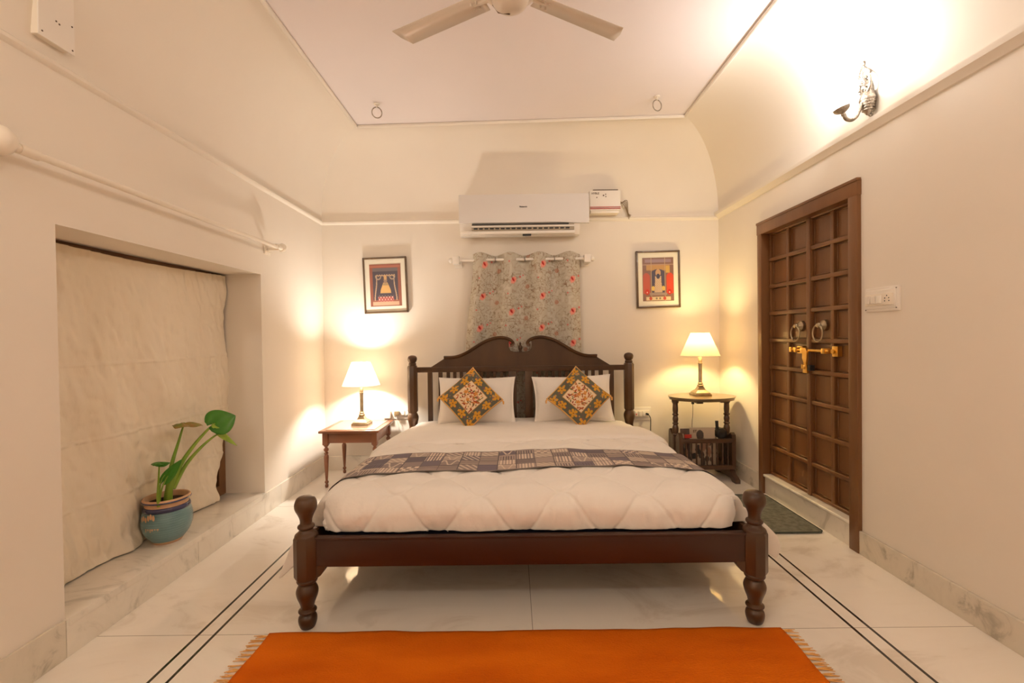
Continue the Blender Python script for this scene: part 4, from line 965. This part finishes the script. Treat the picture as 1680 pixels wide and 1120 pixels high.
# white cover plate high on the left wall
t = thing('cover_plate', 'white screwed cover plate high on the left cove', 'cover plate', (-1.73, 1.76, 2.34))
PX_ = XL+.040
bm = NB(); box(bm, XL-.01, PX_-.006, 1.672, 1.792, 2.350, 2.60, .002, 1); obj('box', bm, M['ivory'], t)
bm = NB(); box(bm, PX_-.006, PX_, 1.662, 1.802, 2.342, 2.610, .002, 1); obj('plate', bm, M['plastic'], t)
for y_, z_ in ((1.675, 2.36), (1.79, 2.358), (1.79, 2.45), (1.728, 2.43), (1.740, 2.426)):
    bm = NB(); lathe(bm, [(.0032, PX_-.001), (.0032, PX_+.0015)], 0, y_, 8, 'X', z_); obj('screw', bm, M['frame'], t)

# ------------------------------------------------------------------ switch plates
sp = thing('switch_plate', 'white switch plate with three rockers and a socket right of the door', 'switch', (XR, 2.34, 1.385))
bm = NB(); box(bm, XR-.010, XR, 2.232, 2.448, 1.322, 1.446, .003, 2); box(bm, XR-.014, XR-.008, 2.250, 2.440, 1.335, 1.432, .002, 1); obj('plate', bm, M['plastic'], sp)
bm = NB(); box(bm, XR-.022, XR-.010, 2.262, 2.436, 1.352, 1.412, .003, 2); mod = obj('module', bm, M['ivory'], sp)
for k in range(3):
    y_ = 2.412-k*.036; bm = NB(); box(bm, XR-.030, XR-.020, y_-.014, y_+.014, 1.362, 1.402, .003, 2, rot=Matrix.Rotation(R(8 if k == 2 else -5), 3, 'Y')); obj('rocker', bm, M['plastic'], mod)
for dy, dz in ((0, .016), (-.012, .004), (.012, .004), (-.013, -.010), (.013, -.010)):
    bm = NB(); lathe(bm, [(.0032, XR-.0228), (.0032, XR-.0215)], 0, 2.293+dy, 10, 'X', 1.383+dz); obj('socket_hole', bm, M['black'], mod)
for y_, z_ in ((2.246, 1.336), (2.246, 1.434), (2.440, 1.332)):
    bm = NB(); lathe(bm, [(.0025, XR-.0155), (.0025, XR-.012)], 0, y_, 8, 'X', z_); obj('screw', bm, M['frame'], sp)
def back_plate(x0, x1, z0, z1, label):
    t = thing('socket_plate', label, 'socket', ((x0+x1)/2, YB, (z0+z1)/2))
    bm = NB(); box(bm, x0, x1, YB-.010, YB, z0, z1, .003); obj('plate', bm, M['plastic'], t)
    bm = NB(); box(bm, x0+.018, x1-.018, YB-.020, YB-.01, z0+.028, z1-.028, .003); m_ = obj('module', bm, M['ivory'], t); return t, m_
t, m_ = back_plate(-1.128, -.965, .470, .585, 'white socket plate with a plugged adapter above the square side table')
for k in range(2): bm = NB(); box(bm, -1.035+k*.036, -1.009+k*.036, YB-.028, YB-.018, .507, .548, .003); obj('rocker', bm, M['plastic'], m_)
bm = NB(); box(bm, -1.100, -1.056, YB-.052, YB-.020, .505, .545, .006, 2); obj('plug', bm, M['stand_wood'], m_)
o = thing('plug_adapter', 'white boxy plug adapter with a cord left of the socket by the square side table', 'adapter', (-1.165, YB, .50))
bm = NB(); box(bm, -1.205, -1.135, YB-.045, YB, .478, .545, .008, 2); obj('body', bm, M['plastic'], o)
bm = NB(); tube(bm, ring_pts((-1.19, YB-.03, .56), .016, 14, 'y'), .004, 6, True); obj('loop', bm, M['plastic'], o)
bm = NB(); tube(bm, smooth_prof([(-1.08, 4.155, .505), (-1.075, 4.16, .46), (-1.06, 4.165, .38), (-1.075, 4.16, .25), (-1.12, 4.15, .16)], 4), .0025, 6); o = obj('white_cord', bm, M['plastic']); tag(o, 'thin white cord hanging from the socket by the square side table', 'cord')
t, m_ = back_plate(1.085, 1.262, .432, .548, 'white socket plate with red-lit switch between bed and oval-topped stand')
for k in range(3):
    bm = NB(); x_ = 1.108+k*.036; box(bm, x_, x_+.026, YB-.028, YB-.018, .468, .512, .003); rk = obj('rocker', bm, M['plastic'], m_)
    if k == 0: bm = NB(); box(bm, x_+.008, x_+.018, YB-.030, YB-.027, .480, .494, .001, 1); obj('indicator', bm, M['red'], rk)
bm = NB(); tube(bm, smooth_prof([(1.215, YB-.022, .490), (1.225, YB-.045, .486), (1.238, YB-.045, .470), (1.248, YB-.040, .44), (1.250, YB-.03, .36), (1.250, YB-.03, .2)], 4), [.010]*5+[.0035]*16, 8); o = obj('black_cord', bm, M['black']); tag(o, 'black plug and cord hanging from the socket right of the bed', 'cord')

# ------------------------------------------------------------------ potted plant
pot = thing('potted_plant', 'elephant-ear plant in a blue glazed pot on the recess sill', 'plant', (-1.868, 2.425, .150))
PC = (-1.868, 2.425)
band_mats = []
def band(name, prof, m, parent):
    bm = NB(); lathe(bm, prof, *PC, 48, cap=False); return obj(name, bm, m, parent, angle=0)
M['pot_blue'] = mat('teal_glaze', (.11, .22, .235), .3, .5, (.16, .28, .29), 8, coat=.4)
M['pot_navy'] = mat('navy_glaze', (.02, .022, .07), .25, .5, (.03, .03, .09), 8, coat=.4)
M['pot_terra'] = mat('peach_terracotta', (.56, .33, .18), .55, .3, (.62, .39, .23), 8)
body = smooth_prof([(.072, .165), (.098, .200), (.114, .250), (.112, .300), (.102, .330)], 12)
body = [(r_-.0012*(math.sin(i*2.1) > 0)*1.6, h_) for i, (r_, h_) in enumerate(body)]
pb = band('pot_body', body, M['pot_blue'], pot)
band('pot_foot', [(.0, .150), (.062, .150), (.066, .155), (.072, .165)], M['pot_terra'], pot)
band('navy_band', smooth_prof([(.1035, .326), (.106, .334), (.103, .346), (.098, .350)], 3), M['pot_navy'], pb)
band('peach_band', smooth_prof([(.097, .350), (.096, .362), (.100, .372)], 3), M['pot_terra'], pb)
band('pot_rim', smooth_prof([(.100, .372), (.106, .376), (.107, .384), (.102, .390), (.096, .388), (.092, .37), (.090, .34)], 3), M['pot_terra'], pot)
bm = NB(); tube(bm, ring_pts((*PC, .3775), .1045, 48, 'z'), .0052, 8, True); obj('navy_line', bm, M['pot_navy'], pb)
bm = NB(); lathe(bm, [(.0, .368), (.06, .366), (.092, .360)], *PC, 30, cap=False); obj('soil', bm, M['soil'], pot)
# painted pale flowers on the side facing the room
bm = NB()
for ang0, hz, sz in ((-108, .292, .019), (-88, .300, .021), (-98, .240, .014), (-80, .245, .016)):
    for dA, hh in ((-8, .010), (0, .016), (8, .010)):
        a0 = R(ang0+dA*.8); rr_ = .1162 if hz > .26 else .112
        c0 = Vector((PC[0]+rr_*math.cos(a0), PC[1]+rr_*math.sin(a0), hz+hh*sz/.018)); tang = Vector((-math.sin(a0), math.cos(a0), 0)); out_ = Vector((math.cos(a0), math.sin(a0), 0))
        bm.faces.new([bm.verts.new(c0+tang*sz*.30*math.cos(q)+Vector((0, 0, sz*.75*math.sin(q)))+out_*.0006) for q in np.linspace(0, 2*math.pi, 10, endpoint=False)])
obj('painted_flower', bm, M['pot_terra'], pb, label='pale painted flowers')
def stalk(pts, r0_, r1_, m='stem', name='stem'):
    p = smooth_prof(pts, 6); n = len(p); bm = NB(); tube(bm, p, [r0_+(r1_-r0_)*i/(n-1) for i in range(n)], 10); return obj(name, bm, M[m], pot)
def leaf_(base, tip, normal, width, m, lobes=.25, curl=.12, fold=.0, name='leaf'):
    """heart-shaped blade from base (stem joint) to tip"""
    base, tip = Vector(base), Vector(tip); ax = (tip-base); Ln = ax.length; ax.normalize(); nrm = Vector(normal); nrm = (nrm-ax*nrm.dot(ax)).normalized(); sd2 = ax.cross(nrm)
    n, k_ = 22, 10; P = np.zeros((n+1, 2*k_+1, 3))
    for i in range(n+1):
        q = i/n; t = -lobes+q*(1+lobes)
        hw = width*(math.sin(math.pi*min(1, (q*.96+.04))**.72)**.8)*(1-.15*q)
        for j in range(-k_, k_+1):
            s = j/k_; tt = t
            if t < 0: s_in = max(abs(s), 0); tt = t*(1 if abs(s) > .12 else .2)
            x = s*hw; h = -fold*abs(s)*hw*1.2 - curl*Ln*(q-.4)**2*1.6 + .04*hw*math.sin(s*9+q*7)
            p = base+ax*(tt*Ln)+sd2*x+nrm*h
            P[i, j+k_] = p
    return grid_mesh(name, P, M[m], pot, thick=.0012)
X0 = -1.868
stalk([(X0+.01, 2.420, .36), (X0+.012, 2.425, .42), (X0+.015, 2.450, .485), (X0+.02, 2.475, .53)], .021, .012)
stalk([(X0+.01, 2.435, .42), (X0+.02, 2.50, .53), (X0+.03, 2.60, .62), (X0+.04, 2.70, .685), (X0+.05, 2.752, .712)], .014, .0045)
stalk([(X0+.02, 2.445, .42), (X0+.03, 2.53, .525), (X0+.045, 2.64, .600), (X0+.06, 2.72, .638), (X0+.07, 2.755, .648)], .012, .0035)
stalk([(X0+.01, 2.420, .42), (X0+.005, 2.455, .54), (X0+.0, 2.52, .66), (X0+.0, 2.565, .755)], .013, .0035)
stalk([(X0+.03, 2.330, .365), (X0+.03, 2.325, .42), (X0+.03, 2.335, .52), (X0+.03, 2.340, .590)], .0075, .0025)
stalk([(X0+.03, 2.335, .37), (X0+.03, 2.345, .43), (X0+.03, 2.375, .485), (X0+.03, 2.40, .505)], .005, .0022)
stalk([(X0+.03, 2.335, .37), (X0+.03, 2.338, .44), (X0+.03, 2.352, .495), (X0+.03, 2.375, .515)], .0045, .002)
leaf_((X0+.055, 2.765, .715), (X0+.075, 2.93, .735), (.75, -.35, .45), .088, 'leaf', .40, .10)
leaf_((X0+.07, 2.755, .690), (X0+.115, 2.885, .548), (.75, .1, .4), .034, 'leaf_pale', .22, .10, .6)
leaf_((X0, 2.565, .757), (X0+.02, 2.700, .735), (.15, -.1, 1), .050, 'leaf_olive', .1, .3, .3)
leaf_((X0, 2.565, .757), (X0+.02, 2.475, .765), (.15, .1, 1), .045, 'leaf_olive', .1, .5, .35)
leaf_((X0+.03, 2.345, .588), (X0+.04, 2.405, .583), (.2, -.2, 1), .036, 'leaf', .55, .3, .2)
leaf_((X0+.03, 2.345, .588), (X0+.04, 2.290, .598), (.2, .2, 1), .028, 'leaf', .2, .3, .2)
leaf_((X0+.03, 2.385, .492), (X0+.05, 2.475, .572), (.8, -.3, .5), .030, 'leaf', .25, .06, .35)

# ------------------------------------------------------------------ rug and bath mat
ns, ny = 160, 90
U = np.linspace(-1, 1, ns)[None, :]*np.ones((ny, 1)); Vv = np.linspace(0, 1, ny)[:, None]*np.ones((1, ns))
xr = .030+U*1.046+.004*np.sin(Vv*23)*np.abs(U)**8; yr = 1.852-Vv*1.20+.006*vnoise(U*6, Vv*0, 1, 9)*(1-Vv); zr = .009+.0015*vnoise(U*10, Vv*9, 1, 3)
rug = grid_mesh('orange_rug', np.stack([xr, yr, zr], -1), M['orange'], thick=.007); tag(rug, 'bright orange woven rug with fringed ends on the floor at the foot of the bed', 'rug')
rs = random.Random(4)
for s in (-1, 1):
    for k in range(44):
        y_ = 1.842-k*.0268; bm = NB(); x_ = .030+s*1.046
        base = Vector((x_-s*.004, y_, .007))
        for q in range(5):
            e = Vector((x_+s*rs.uniform(.045, .066), y_+rs.uniform(-.012, .010)+.004, .0025)); mm = base.lerp(e, .5)+Vector((0, rs.uniform(-.003, .003), .001))
            tube(bm, [base, mm, e], [.0026, .0018, .0012], 5)
        obj('tassel', bm, M['fringe'], rug, angle=0)
bm = NB(); w0, w1, h0, h1 = 1.475, 1.868, 2.745, 3.40; r_ = .03
pts = [(w1-r_+r_*math.cos(a), h0+r_+r_*math.sin(a)) for a in np.linspace(-math.pi/2, 0, 7)] + [(w1-r_+r_*math.cos(a), h1-r_+r_*math.sin(a)) for a in np.linspace(0, math.pi/2, 7)] + [(w0, h1), (w0, h0)]
prism(bm, pts, 0.0, .010, 'xy'); o = obj('floor_mat', bm, M['mat']); tag(o, 'dark grey-green floor mat with rounded corners at the foot of the door step', 'mat')
bm = NB(); tube(bm, [(x, y, .0105) for x, y in pts], .0032, 6, True); obj('binding', bm, M['matedge'], o)
